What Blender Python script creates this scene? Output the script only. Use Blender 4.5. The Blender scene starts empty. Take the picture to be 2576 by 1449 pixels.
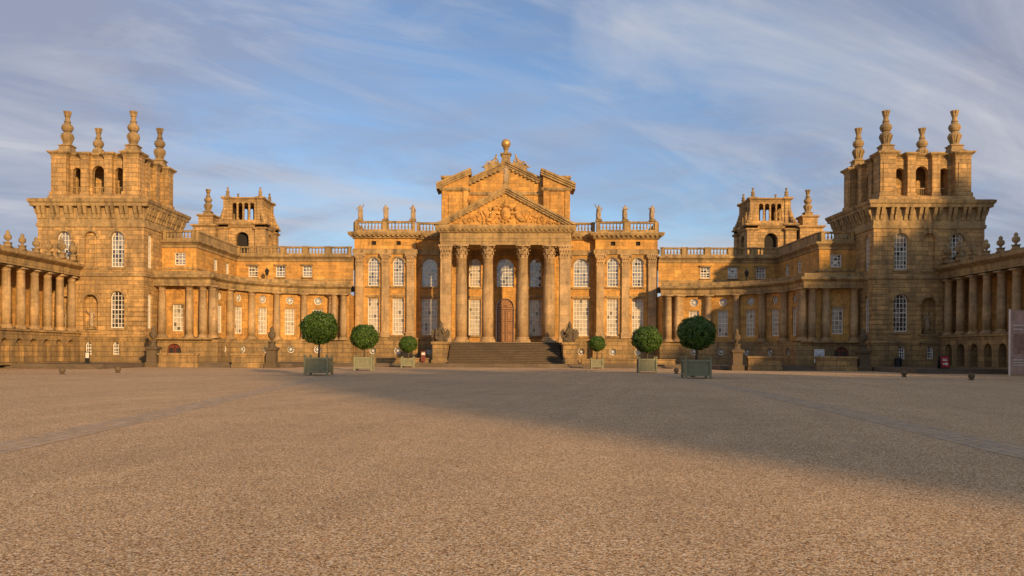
import bpy, math, random
from mathutils import Vector, Matrix, noise
from mathutils.geometry import tessellate_polygon
random.seed(7)
R=math.radians
scene=bpy.context.scene
COL=scene.collection

# ---------------------------------------------------------------- materials
def nodes(name):
    m=bpy.data.materials.new(name); m.use_nodes=True
    nt=m.node_tree; b=nt.nodes['Principled BSDF']
    return m,nt,b
def N(nt,t,**k):
    n=nt.nodes.new(t)
    for a,v in k.items(): setattr(n,a,v)
    return n
def mixc(nt,fac,a,b,mode='MIX'):
    n=nt.nodes.new('ShaderNodeMix'); n.data_type='RGBA'; n.blend_type=mode
    for sock,v in((n.inputs[0],fac),(n.inputs[6],a),(n.inputs[7],b)):
        if hasattr(v,'links'): nt.links.new(v,sock)
        elif isinstance(v,(int,float)): sock.default_value=v
        else: sock.default_value=(v[0],v[1],v[2],1)
    return n.outputs[2]
def math_(nt,op,a,b=None,c=None):
    n=nt.nodes.new('ShaderNodeMath'); n.operation=op
    for i,v in enumerate((a,b,c)):
        if v is None: continue
        if hasattr(v,'links'): nt.links.new(v,n.inputs[i])
        else: n.inputs[i].default_value=v
    return n.outputs[0]
def ramp(nt,src,stops):
    n=nt.nodes.new('ShaderNodeValToRGB'); nt.links.new(src,n.inputs[0])
    e=n.color_ramp.elements
    while len(e)<len(stops): e.new(0.5)
    for i,(p,c) in enumerate(stops):
        e[i].position=p; e[i].color=(c,c,c,1) if isinstance(c,(int,float)) else (c[0],c[1],c[2],1)
    return n.outputs[0]
def noise_t(nt,vec,scale,detail=4,rough=0.55,dist=0):
    n=nt.nodes.new('ShaderNodeTexNoise'); n.inputs['Scale'].default_value=scale
    n.inputs['Detail'].default_value=detail; n.inputs['Roughness'].default_value=rough
    n.inputs['Distortion'].default_value=dist
    nt.links.new(vec,n.inputs['Vector']); return n.outputs['Fac']
def mapping(nt,vec,scale=(1,1,1),rot=(0,0,0),loc=(0,0,0)):
    n=nt.nodes.new('ShaderNodeMapping'); nt.links.new(vec,n.inputs[0])
    n.inputs['Scale'].default_value=scale; n.inputs['Rotation'].default_value=rot; n.inputs['Location'].default_value=loc
    return n.outputs[0]
def bump(nt,b,h,strength,dist):
    n=nt.nodes.new('ShaderNodeBump'); n.inputs['Strength'].default_value=strength; n.inputs['Distance'].default_value=dist
    nt.links.new(h,n.inputs['Height']); nt.links.new(n.outputs[0],b.inputs['Normal'])

def stone(name,c1,c2,stain=0.6,bw=0.95,rh=0.42,mortar=0.012,mdark=0.7,groove=0.015,brick=True,scol=(0.11,0.082,0.05),vary=0.7,low=0.45):
    m,nt,b=nodes(name)
    g=N(nt,'ShaderNodeNewGeometry'); pos=g.outputs['Position']
    sp=N(nt,'ShaderNodeSeparateXYZ'); nt.links.new(pos,sp.inputs[0])
    cb=N(nt,'ShaderNodeCombineXYZ')
    nt.links.new(math_(nt,'ADD',sp.outputs[0],sp.outputs[1]),cb.inputs[0]); nt.links.new(sp.outputs[2],cb.inputs[1])
    n1=noise_t(nt,pos,0.33,5,0.6); n2=noise_t(nt,pos,5.0,4,0.6); n3=noise_t(nt,mapping(nt,pos,(1.3,1.3,0.16)),1.0,7,0.68,0.5)
    n4=noise_t(nt,pos,1.7,6,0.7,0.3)
    col=mixc(nt,ramp(nt,n1,[(0.35,0.0),(0.65,1.0)]),c1,c2)
    if brick:
        bt=N(nt,'ShaderNodeTexBrick'); nt.links.new(cb.outputs[0],bt.inputs[0])
        bt.inputs['Scale'].default_value=1; bt.inputs['Brick Width'].default_value=bw; bt.inputs['Row Height'].default_value=rh
        bt.inputs['Mortar Size'].default_value=mortar; bt.inputs['Mortar Smooth'].default_value=0.3
        bt.inputs['Color1'].default_value=(1.17,1.12,1.05,1); bt.inputs['Color2'].default_value=(0.68,0.70,0.75,1)
        bt.inputs['Mortar'].default_value=(mdark,mdark*0.95,mdark*0.88,1)
        col=mixc(nt,vary,col,mixc(nt,1.0,col,bt.outputs['Color'],'MULTIPLY'))
    col=mixc(nt,1.0,col,ramp(nt,n2,[(0.25,0.76),(0.7,1.12)]),'MULTIPLY')
    col=mixc(nt,1.0,col,ramp(nt,n4,[(0.30,0.70),(0.55,1.06)]),'MULTIPLY')
    st=math_(nt,'MULTIPLY',ramp(nt,n3,[(0.45,0.0),(0.72,1.0)]),stain)
    col=mixc(nt,st,col,scol)
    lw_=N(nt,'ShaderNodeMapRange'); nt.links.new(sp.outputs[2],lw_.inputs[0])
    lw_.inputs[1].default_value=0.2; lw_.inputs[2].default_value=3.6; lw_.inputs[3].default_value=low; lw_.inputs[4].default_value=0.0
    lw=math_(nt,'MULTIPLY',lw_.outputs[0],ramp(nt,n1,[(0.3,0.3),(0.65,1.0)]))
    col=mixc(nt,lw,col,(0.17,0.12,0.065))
    nt.links.new(col,b.inputs['Base Color']); b.inputs['Roughness'].default_value=0.9; b.inputs['Specular IOR Level'].default_value=0.25
    h=n2
    if brick:
        h=math_(nt,'SUBTRACT',math_(nt,'MULTIPLY',n2,0.5),bt.outputs['Fac'])
    bump(nt,b,h,0.85,groove)
    return m
M={}
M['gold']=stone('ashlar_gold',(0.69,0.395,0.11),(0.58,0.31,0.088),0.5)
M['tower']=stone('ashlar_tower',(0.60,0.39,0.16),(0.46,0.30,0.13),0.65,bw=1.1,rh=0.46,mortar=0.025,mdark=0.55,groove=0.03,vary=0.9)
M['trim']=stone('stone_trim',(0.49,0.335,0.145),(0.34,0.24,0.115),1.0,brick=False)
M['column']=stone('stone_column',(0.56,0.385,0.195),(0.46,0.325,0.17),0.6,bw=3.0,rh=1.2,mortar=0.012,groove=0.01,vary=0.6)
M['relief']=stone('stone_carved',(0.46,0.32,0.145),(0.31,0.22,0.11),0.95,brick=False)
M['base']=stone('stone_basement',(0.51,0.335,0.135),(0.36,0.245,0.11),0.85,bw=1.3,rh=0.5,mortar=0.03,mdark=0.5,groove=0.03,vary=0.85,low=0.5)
M['pierstone']=stone('stone_dark_brown',(0.165,0.125,0.075),(0.105,0.082,0.052),0.8,brick=False,low=0.3)  # dark brown stone for piers, urns, trophies and balls
M['statue']=stone('stone_statue',(0.50,0.39,0.25),(0.38,0.28,0.17),0.6,brick=False)
M['step']=stone('stone_step',(0.19,0.155,0.115),(0.13,0.105,0.08),0.5,bw=1.6,rh=5,brick=True)
M['riser']=stone('stone_riser_shade',(0.075,0.058,0.04),(0.05,0.04,0.03),0.5,brick=False)  # darker than the treads: shade under the nosings painted into the colour

def simple(name,col,rough=0.6,metal=0,var=0.15,scale=6,bmp=0.0):
    m,nt,b=nodes(name)
    g=N(nt,'ShaderNodeNewGeometry')
    n=noise_t(nt,g.outputs['Position'],scale,4)
    c=mixc(nt,1.0,col,ramp(nt,n,[(0.25,1-var),(0.75,1+var)]),'MULTIPLY')
    nt.links.new(c,b.inputs['Base Color']); b.inputs['Roughness'].default_value=rough; b.inputs['Metallic'].default_value=metal
    if bmp: bump(nt,b,n,0.6,bmp)
    return m
M['white']=simple('white_painted_wood',(0.78,0.74,0.64),0.5)
M['door']=simple('varnished_wood',(0.34,0.17,0.06),0.4,var=0.35,scale=9)
M['doordark']=simple('dark_wood_moulding',(0.17,0.08,0.03),0.4,var=0.3,scale=9)
M['reddoor']=simple('dark_red_paint',(0.17,0.04,0.02),0.45,var=0.2)
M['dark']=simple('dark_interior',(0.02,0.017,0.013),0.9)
M['lead']=simple('lead_roof',(0.16,0.16,0.165),0.6)
M['goldleaf']=simple('gilded_bronze',(0.56,0.35,0.12),0.45,0.5,0.3,3)
M['sage']=simple('sage_green_paint',(0.235,0.235,0.135),0.65,var=0.2,scale=4)
M['soil']=simple('planter_soil',(0.05,0.035,0.02),0.95)
M['bark']=simple('bark',(0.09,0.065,0.045),0.9,var=0.4,scale=12,bmp=0.02)
M['red']=simple('red_sign_paint',(0.36,0.02,0.02),0.5,var=0.05)
M['black']=simple('black_metal',(0.02,0.02,0.02),0.45)
M['pinkprint']=simple('pale_pink_print',(0.50,0.34,0.27),0.6,var=0.35,scale=1.5)
M['pinkdark']=simple('muted_pink_print',(0.36,0.22,0.165),0.6,var=0.5,scale=2.5)
M['blueprint']=simple('pale_blue_print',(0.45,0.52,0.58),0.6,var=0.1)
M['skin']=simple('portrait_print',(0.45,0.27,0.18),0.6)

def glass(name,thr,cream=(0.40,0.36,0.27),spec=1.0,ior=1.7,lo=0.6,darkc=(0.035,0.036,0.036)):
    m,nt,b=nodes(name)
    a=N(nt,'ShaderNodeAttribute'); a.attribute_name='pane'
    f=ramp(nt,a.outputs['Fac'],[(max(thr-0.02,0),0.0),(thr+0.02,1.0)])
    v=ramp(nt,a.outputs['Fac'],[(0,lo),(1,1.12)])
    cr=mixc(nt,1.0,cream,v,'MULTIPLY')
    col=mixc(nt,f,darkc,cr)
    nt.links.new(col,b.inputs['Base Color']); b.inputs['Roughness'].default_value=0.08
    b.inputs['Specular IOR Level'].default_value=spec; b.inputs['IOR'].default_value=ior
    g=N(nt,'ShaderNodeNewGeometry'); h=noise_t(nt,g.outputs['Position'],1.6,2); bump(nt,b,h,0.25,0.02)
    return m
M['glassdark']=glass('window_glass',0.85,(0.2,0.19,0.17))
M['glassblind']=glass('window_glass_with_blinds',0.10,(0.48,0.42,0.31),0.6,1.5,0.72,(0.13,0.115,0.09))
M['glasspale']=glass('window_glass_pale',0.22,(0.25,0.245,0.215),1.0,1.7,0.6)

def foliage(name,a,bc):
    m,nt,b=nodes(name)
    g=N(nt,'ShaderNodeNewGeometry')
    n=noise_t(nt,g.outputs['Position'],3.2,3)
    c=mixc(nt,g.outputs['Random Per Island'],a,bc)
    c=mixc(nt,1.0,c,ramp(nt,n,[(0.3,0.6),(0.7,1.3)]),'MULTIPLY')
    nt.links.new(c,b.inputs['Base Color']); b.inputs['Roughness'].default_value=0.42
    tr=N(nt,'ShaderNodeBsdfTranslucent'); nt.links.new(c,tr.inputs[0])
    mx=N(nt,'ShaderNodeMixShader'); mx.inputs[0].default_value=0.22
    nt.links.new(b.outputs[0],mx.inputs[1]); nt.links.new(tr.outputs[0],mx.inputs[2])
    nt.links.new(mx.outputs[0],nt.nodes['Material Output'].inputs[0])
    return m
M['leaf']=foliage('leaves_glossy_green',(0.035,0.09,0.009),(0.125,0.22,0.024))
M['leaf2']=foliage('leaves_wild',(0.04,0.07,0.02),(0.09,0.12,0.03))

def gravel():
    m,nt,b=nodes('gravel')
    g=N(nt,'ShaderNodeNewGeometry'); p=g.outputs['Position']
    vo=N(nt,'ShaderNodeTexVoronoi'); vo.inputs['Scale'].default_value=72; nt.links.new(p,vo.inputs['Vector'])
    vo2=N(nt,'ShaderNodeTexVoronoi'); vo2.inputs['Scale'].default_value=40; nt.links.new(p,vo2.inputs['Vector'])
    sv=N(nt,'ShaderNodeSeparateColor'); nt.links.new(vo.outputs['Color'],sv.inputs[0])
    sv2=N(nt,'ShaderNodeSeparateColor'); nt.links.new(vo2.outputs['Color'],sv2.inputs[0])
    c=ramp(nt,sv.outputs[0],[(0.0,(0.12,0.06,0.026)),(0.2,(0.42,0.24,0.11)),(0.5,(0.78,0.485,0.24)),(0.8,(0.95,0.68,0.38)),(1.0,(1.0,0.9,0.68))])
    big=noise_t(nt,p,0.13,5,0.6); mid=noise_t(nt,p,0.8,5,0.65); fine=noise_t(nt,p,45,3,0.7)
    trk=noise_t(nt,mapping(nt,mapping(nt,p,rot=(0,0,R(12))),(0.7,0.05,1)),1.2,5,0.6,0.4)
    c=mixc(nt,1.0,c,ramp(nt,big,[(0.3,0.89),(0.7,1.06)]),'MULTIPLY')
    c=mixc(nt,1.0,c,ramp(nt,trk,[(0.3,0.90),(0.7,1.05)]),'MULTIPLY')
    c=mixc(nt,1.0,c,ramp(nt,mid,[(0.3,0.91),(0.7,1.05)]),'MULTIPLY')
    c=mixc(nt,1.0,c,ramp(nt,fine,[(0.3,0.58),(0.7,1.25)]),'MULTIPLY')
    c=mixc(nt,1.0,c,ramp(nt,sv2.outputs[1],[(0.0,0.74),(1.0,1.14)]),'MULTIPLY')
    nt.links.new(c,b.inputs['Base Color']); b.inputs['Roughness'].default_value=0.95; b.inputs['Specular IOR Level'].default_value=0.08
    h=math_(nt,'SUBTRACT',1.0,vo.outputs['Distance'])
    h=math_(nt,'ADD',h,math_(nt,'MULTIPLY',fine,0.9))
    h=math_(nt,'ADD',h,math_(nt,'MULTIPLY',sv2.outputs[0],0.4))
    bump(nt,b,h,0.75,0.010)
    return m
M['gravel']=gravel()
def paving():
    m,nt,b=nodes('stone_paving')
    tc=N(nt,'ShaderNodeUVMap'); p=tc.outputs[0]
    bt=N(nt,'ShaderNodeTexBrick'); nt.links.new(p,bt.inputs[0])
    bt.inputs['Scale'].default_value=1; bt.inputs['Brick Width'].default_value=0.42; bt.inputs['Row Height'].default_value=0.23
    bt.inputs['Mortar Size'].default_value=0.014
    bt.inputs['Color1'].default_value=(0.55,0.43,0.31,1); bt.inputs['Color2'].default_value=(0.40,0.32,0.24,1); bt.inputs['Mortar'].default_value=(0.28,0.195,0.11,1)
    g=N(nt,'ShaderNodeNewGeometry'); n=noise_t(nt,g.outputs['Position'],3,5)
    c=mixc(nt,1.0,bt.outputs['Color'],ramp(nt,n,[(0.25,0.72),(0.75,1.15)]),'MULTIPLY')
    c=mixc(nt,ramp(nt,noise_t(nt,g.outputs['Position'],5,6,0.75),[(0.44,0.0),(0.60,0.85)]),c,(0.58,0.38,0.19))
    nt.links.new(c,b.inputs['Base Color']); b.inputs['Roughness'].default_value=0.95; b.inputs['Specular IOR Level'].default_value=0.06
    bump(nt,b,math_(nt,'SUBTRACT',n,bt.outputs['Fac']),0.5,0.008)
    return m
M['paving']=paving()

# ---------------------------------------------------------------- mesh builder
class MB:
    def __init__(s,sx=1): s.v=[];s.f=[];s.m=[];s.sx=sx;s.pane={}
    def add(s,vs,fs,mi=0):
        o=len(s.v); s.v+=[(s.sx*a[0],a[1],a[2]) for a in vs]
        for f in fs: s.f.append([o+i for i in f]); s.m.append(mi)
    def box(s,x0,x1,y0,y1,z0,z1,mi=0):
        s.add([(x0,y0,z0),(x1,y0,z0),(x1,y1,z0),(x0,y1,z0),(x0,y0,z1),(x1,y0,z1),(x1,y1,z1),(x0,y1,z1)],
              [(0,3,2,1),(4,5,6,7),(0,1,5,4),(1,2,6,5),(2,3,7,6),(3,0,4,7)],mi)
    def loft(s,loops,mi=0,cap=True,close=True):
        n=len(loops[0]); vs=[p for l in loops for p in l]; fs=[]
        for k in range(len(loops)-1):
            for i in range(n if close else n-1):
                j=(i+1)%n; fs.append((k*n+i,k*n+j,(k+1)*n+j,(k+1)*n+i))
        if cap:
            fs.append(tuple(range(n))[::-1]); fs.append(tuple(range((len(loops)-1)*n,len(loops)*n)))
        s.add(vs,fs,mi)
    def lathe(s,cx,cy,z,prof,n=12,mi=0,a0=0):
        s.loft([[(cx+r*math.cos(a0+2*math.pi*i/n),cy+r*math.sin(a0+2*math.pi*i/n),z+h) for i in range(n)] for r,h in prof],mi)
    def rect(s,x0,x1,y0,y1,prof,mi=0):
        s.loft([[(x0-o,y0-o,z),(x1+o,y0-o,z),(x1+o,y1+o,z),(x0-o,y1+o,z)] for o,z in prof],mi)
    def tube(s,p0,p1,r0,r1,n=6,mi=0):
        p0=Vector(p0);p1=Vector(p1);d=(p1-p0).normalized()
        a=d.orthogonal().normalized(); b=d.cross(a)
        L=[[tuple(p+(a*math.cos(2*math.pi*i/n)+b*math.sin(2*math.pi*i/n))*r) for i in range(n)] for p,r in((p0,r0),(p1,r1))]
        s.loft(L,mi)
    def ell(s,c,r,rot=0,mi=0,n=8,m=6):
        L=[]
        for k in range(m+1):
            t=math.pi*(0.04+0.92*k/m); q=[]
            for i in range(n):
                a=2*math.pi*i/n; x=r[0]*math.sin(t)*math.cos(a); y=r[1]*math.sin(t)*math.sin(a); z=-r[2]*math.cos(t)
                q.append((c[0]+x*math.cos(rot)-z*math.sin(rot),c[1]+y,c[2]+x*math.sin(rot)+z*math.cos(rot)))
            L.append(q)
        s.loft(L,mi)
    def panel(s,O,U,Nn,outer,holes,mi=0):
        """holes: (poly,depth,backmat or None)"""
        O=Vector(O);U=Vector(U);Nn=Vector(Nn);Z=Vector((0,0,1))
        P=lambda q,d=0: tuple(O+U*q[0]+Z*q[1]-Nn*d)
        polys=[outer]+[h[0] for h in holes]
        flat=[q for p in polys for q in p]
        tri=tessellate_polygon([[Vector((q[0],q[1],0)) for q in p] for p in polys])
        s.add([P(q) for q in flat],[tuple(t) for t in tri],mi)
        for poly,d,back in holes:
            n=len(poly); vs=[P(q) for q in poly]+[P(q,d) for q in poly]
            s.add(vs,[(i,(i+1)%n,n+(i+1)%n,n+i) for i in range(n)],mi)
            if back is not None: s.add([P(q,d) for q in poly],[tuple(range(n))],back)
    def prism(s,poly,y0,y1,mi=0):
        s.loft([[(p[0],y0,p[1]) for p in poly],[(p[0],y1,p[1]) for p in poly]],mi)
    def mesh(s,name,mats,smooth=False):
        me=bpy.data.meshes.new(name); me.from_pydata(s.v,[],s.f)
        for m in mats: me.materials.append(M[m])
        me.polygons.foreach_set('material_index',s.m)
        if smooth: me.polygons.foreach_set('use_smooth',[True]*len(s.f))
        if s.pane:
            at=me.attributes.new('pane','FLOAT','FACE')
            at.data.foreach_set('value',[s.pane.get(i,0.0) for i in range(len(s.f))])
        me.update(); return me
    def obj(s,name,mats,parent=None,smooth=False,label=None):
        return put(s.mesh(name,mats,smooth),name,parent,(0,0,0),label=label)
def put(me,name,parent=None,loc=(0,0,0),rz=0,sc=(1,1,1),label=None,rot=None):
    o=bpy.data.objects.new(name,me); COL.objects.link(o)
    if parent:
        o.parent=parent; pl=parent.location
        if parent.parent: pl=pl+parent.parent.location
        o.location=Vector(loc)-pl
    else: o.location=loc
    o.rotation_euler=rot if rot else (0,0,rz); o.scale=sc
    if label: o['label']=label
    return o
def thing(name,label,cat,loc,group=None,rz=0):
    e=bpy.data.objects.new(name,None); e.empty_display_size=0.5; COL.objects.link(e); e.location=loc
    e['label']=label; e['category']=cat
    if group: e['group']=group
    return e
def tag(o,label,cat,group=None):
    o['label']=label;o['category']=cat
    if group:o['group']=group
    return o

def archp(cx,z0,w,h,n=10):
    r=w/2; zs=z0+h-r
    return [(cx-r,z0),(cx+r,z0)]+[(cx+r*math.cos(math.pi*i/n),zs+r*math.sin(math.pi*i/n)) for i in range(n+1)]
def rectp(cx,z0,w,h): return [(cx-w/2,z0),(cx+w/2,z0),(cx+w/2,z0+h),(cx-w/2,z0+h)]
def circp(cx,cz,r,n=14): return [(cx+r*math.cos(2*math.pi*i/n),cz+r*math.sin(2*math.pi*i/n)) for i in range(n)]

# ---------------------------------------------------------------- windows
_w={}
def window_mesh(w,h,nc,nr,kind='rect',gl='glassdark',var=0):
    k=(w,h,nc,nr,kind,gl,var)
    if k in _w: return _w[k]
    b=MB(); rnd=random.Random(int(w*100)+int(h*10)+nc+var*37)
    cw=w/nc; ch=h/nr
    for i in range(nc):
        for j in range(nr):
            x0=-w/2+i*cw; z0=j*ch; t=[rnd.uniform(-0.008,0.008) for _ in range(4)]
            b.pane[len(b.f)]=rnd.random()
            b.add([(x0,t[0],z0),(x0+cw,t[1],z0),(x0+cw,t[1]+t[2]-t[0],z0+ch),(x0,t[2],z0+ch)],[(0,1,2,3)],1)
    bw=0.026
    if kind=='circ':
        r=w/2
        for i in range(4):
            a=math.pi*i/4
            b.tube((-r*math.cos(a),-0.03,r-r*math.sin(a)),(r*math.cos(a),-0.03,r+r*math.sin(a)),0.025,0.025,4)
        L=[]
        for rr,y in((r,-0.09),(r-0.06,-0.09),(r-0.06,0.0),(r,0.0),(r,-0.09)):
            L.append([(rr*math.cos(2*math.pi*i/16),y,r+rr*math.sin(2*math.pi*i/16)) for i in range(16)])
        b.loft(L,0,cap=False)
        L=[[(rr*math.cos(2*math.pi*i/10),-0.07,r+rr*math.sin(2*math.pi*i/10)) for i in range(10)] for rr in(0.11,0.05)]
        b.loft(L,0,cap=False)
    else:
        for i in range(1,nc): b.box(-w/2+i*cw-bw,-w/2+i*cw+bw,-0.05,-0.008,0.06,h-0.06)
        for j in range(1,nr):
            t=bw*(1.8 if j==nr//2 else 1); b.box(-w/2+0.05,w/2-0.05,-0.055,-0.012,j*ch-t,j*ch+t)
        b.box(-w/2,-w/2+0.075,-0.08,0,0,h); b.box(w/2-0.075,w/2,-0.08,0,0,h)
        b.box(-w/2+0.075,w/2-0.075,-0.082,0,0,0.1)
        if kind=='arch':
            r=w/2; L=[]
            for rr,y in((r,-0.085),(r-0.08,-0.085),(r-0.08,0.0)):
                L.append([(rr*math.cos(math.pi*i/12),y,h-r+rr*math.sin(math.pi*i/12)) for i in range(13)])
            b.loft(L,0,cap=False,close=False)
        else: b.box(-w/2+0.075,w/2-0.075,-0.082,0,h-0.075,h)
    me=b.mesh('window',['white',gl]); _w[k]=me; return me
_wc=[0]
def window(parent,x,y,z,w,h,nc,nr,kind='rect',gl='glassdark',rz=0,d=0.3):
    _wc[0]+=1
    me=window_mesh(w,h,nc,nr,kind,gl,_wc[0]%4)
    nx,ny=math.sin(rz),-math.cos(rz)
    return put(me,'window',parent,(x-nx*d,y-ny*d,z),rz)

# ---------------------------------------------------------------- orders
def column_mesh(H,r,corinth=True,n=18):
    b=MB(); hb=r*0.9; hc=r*2.2 if corinth else r*0.9
    b.box(-r*1.35,r*1.35,-r*1.35,r*1.35,0,r*0.3)
    b.lathe(0,0,r*0.3,[(r*1.3,0),(r*1.34,r*0.1),(r*1.3,r*0.22),(r*1.12,r*0.27),(r*1.12,r*0.35),(r*1.2,r*0.45),(r*1.14,r*0.55),(r,r*0.6)],n)
    z0=hb; z1=H-hc
    b.lathe(0,0,0,[(r,z0),(r,z0+(z1-z0)*0.33),(r*0.95,z0+(z1-z0)*0.66),(r*0.86,z1-0.1),(r*0.94,z1-0.08),(r*0.94,z1)],n)
    if corinth:
        b.lathe(0,0,z1,[(r*0.82,0),(r*0.84,hc*0.5),(r*1.0,hc*0.8),(r*1.15,hc*0.88)],n)
        for row,(zz,hh,off,num) in enumerate(((0,0.38,0.0,8),(0.25,0.42,0.39,8),(0.5,0.38,0.0,8))):
            for i in range(num):
                a=off+2*math.pi*i/num; ca,sa=math.cos(a),math.sin(a); wd=r*0.26
                pts=[(r*0.88,zz),(r*0.98,zz+hh*0.5),(r*1.12,zz+hh*0.85),(r*(1.36 if row<2 else 1.5),zz+hh*0.92),(r*(1.36 if row<2 else 1.5),zz+hh*0.72)]
                L=[]
                for k,(rr,z) in enumerate(pts):
                    ww=wd*(1,1.15,1.0,0.7,0.5)[k]
                    L+= [(rr*ca-ww*sa,rr*sa+ww*ca,z1+z*hc),(rr*ca+ww*sa,rr*sa-ww*ca,z1+z*hc)]
                b.add(L,[(2*k,2*k+1,2*k+3,2*k+2) for k in range(4)])
        b.box(-r*1.3,r*1.3,-r*1.3,r*1.3,H-hc*0.12,H)
    else:
        b.lathe(0,0,z1,[(r*0.88,0),(r*0.88,hc*0.35),(r*1.15,hc*0.62)],n)
        b.box(-r*1.25,r*1.25,-r*1.25,r*1.25,H-hc*0.38,H)
    me=b.mesh('column',['column'])
    for p in me.polygons:
        if abs(p.normal.z)<0.5 and len(p.vertices)==4: p.use_smooth=True
    return me
def pilaster_mesh(H,w,d,mat='column'):
    b=MB(); b.box(-w/2-0.1,w/2+0.1,-d-0.1,0,0,0.45); b.rect(-w/2,w/2,-d,0,[(0.08,0.45),(0.1,0.55),(0.0,0.75)])
    b.rect(-w/2,w/2,-d,0.02,[(0,0.74),(0,H-1.45)])
    b.rect(-w/2,w/2,-d,0.02,[(0.06,H-1.5),(0.06,H-1.42),(0,H-1.4),(0.02,H-0.7),(0.16,H-0.2)])
    for row in range(3):
        for i in range(4):
            x=-w/2+w*(i+0.5*(row%2)+0.25)/4; z=H-1.4+row*0.42
            b.add([(x-0.1,-d-0.02,z),(x+0.1,-d-0.02,z),(x-0.12,-d-0.07,z+0.3),(x+0.12,-d-0.07,z+0.3),(x-0.07,-d-0.25,z+0.42),(x+0.07,-d-0.25,z+0.42),(x-0.05,-d-0.25,z+0.3),(x+0.05,-d-0.25,z+0.3)],[(0,1,3,2),(2,3,5,4),(4,5,7,6)])
    for sgn in(-1,1): b.ell((sgn*(w/2+0.12),-d-0.12,H-0.32),(0.17,0.17,0.17))
    b.box(-w/2-0.22,w/2+0.22,-d-0.22,0.02,H-0.17,H)
    return b.mesh('pilaster',[mat])

def balus(b,p0,p1,z0,h,step=0.36,mi=0):
    p0=Vector((p0[0],p0[1],0));p1=Vector((p1[0],p1[1],0)); D=(p1-p0);L=D.length;u=D/L; n=Vector((u.y,-u.x,0))
    def bar(a,c,t,za,zb):
        q=[p0+u*a-n*t,p0+u*c-n*t,p0+u*c+n*t,p0+u*a+n*t]
        b.loft([[(x.x,x.y,za) for x in q],[(x.x,x.y,zb) for x in q]],mi)
    bar(0,L,0.2,z0,z0+0.22*h); bar(0,L,0.19,z0+0.82*h,z0+0.94*h); bar(-0.04,L+0.04,0.25,z0+0.94*h,z0+h)
    k=max(1,round(L/3.0)); ps=[L*i/k for i in range(k+1)]
    for i,a in enumerate(ps):
        bar(max(a-0.32,0.001),min(a+0.32,L-0.001),0.235,z0+0.01,z0+0.935*h)
        bar(max(a-0.38,-0.05),min(a+0.38,L+0.05),0.29,z0+0.93*h,z0+1.03*h)
    r=0.105
    for i in range(k):
        a,c=ps[i]+0.42,ps[i+1]-0.42; m=max(1,int((c-a)/step))
        for j in range(m+1):
            q=p0+u*(a+(c-a)*j/m)
            b.lathe(q.x,q.y,z0,[(r*0.7,0.22*h),(r*0.6,0.28*h),(r*1.15,0.42*h),(r*0.9,0.52*h),(r*0.5,0.68*h),(r*0.8,0.80*h),(r*0.8,0.83*h)],6,mi)

FIN=[(0.62,0),(0.62,0.10),(0.44,0.2),(0.36,0.35),(0.47,0.6),(0.60,0.95),(0.63,1.2),(0.52,1.4),(0.33,1.52),(0.31,1.60),(0.46,1.72),(0.58,2.0),(0.58,2.2),(0.48,2.42),(0.31,2.58),(0.27,2.68),(0.36,2.76),(0.30,2.86),(0.23,3.1),(0.24,3.36),(0.31,3.42),(0.27,3.5),(0.29,3.75),(0.38,3.98),(0.32,4.0)]
def finial_mesh():
    b=MB(); b.rect(-0.57,0.57,-0.57,0.57,[(0.1,0),(0.1,0.12),(0,0.2),(0,0.45),(0.1,0.5),(0.1,0.58)])
    b.lathe(0,0,0.58,[(r,z*0.9) for r,z in FIN],16)
    for i in range(8):
        a=2*math.pi*i/8; ca,sa=math.cos(a),math.sin(a)
        b.tube((0.38*ca,0.38*sa,0.58+0.25),(0.63*ca,0.63*sa,0.58+0.95),0.05,0.07,5)
        b.tube((0.63*ca,0.63*sa,0.58+0.95),(0.46*ca,0.46*sa,0.58+1.32),0.07,0.04,5)
        b.tube((0.27*ca,0.27*sa,0.58+3.12),(0.38*ca,0.38*sa,0.58+3.62),0.04,0.06,5)
    return b.mesh('finial',['relief'],False)
FINM=finial_mesh()
def urn_mesh(mat='relief'):
    b=MB(); b.rect(-0.3,0.3,-0.3,0.3,[(0.08,0),(0.08,0.08),(0,0.12),(0,0.35),(0.07,0.4),(0.07,0.46)])
    b.lathe(0,0,0.46,[(0.16,0),(0.12,0.1),(0.16,0.16),(0.40,0.34),(0.44,0.5),(0.38,0.62),(0.42,0.66),(0.30,0.74),(0.18,0.8),(0.24,0.92),(0.2,1.05),(0.05,1.2)],12)
    return b.mesh('urn',[mat],True)
URN=urn_mesh(); URND=urn_mesh('pierstone')

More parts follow.
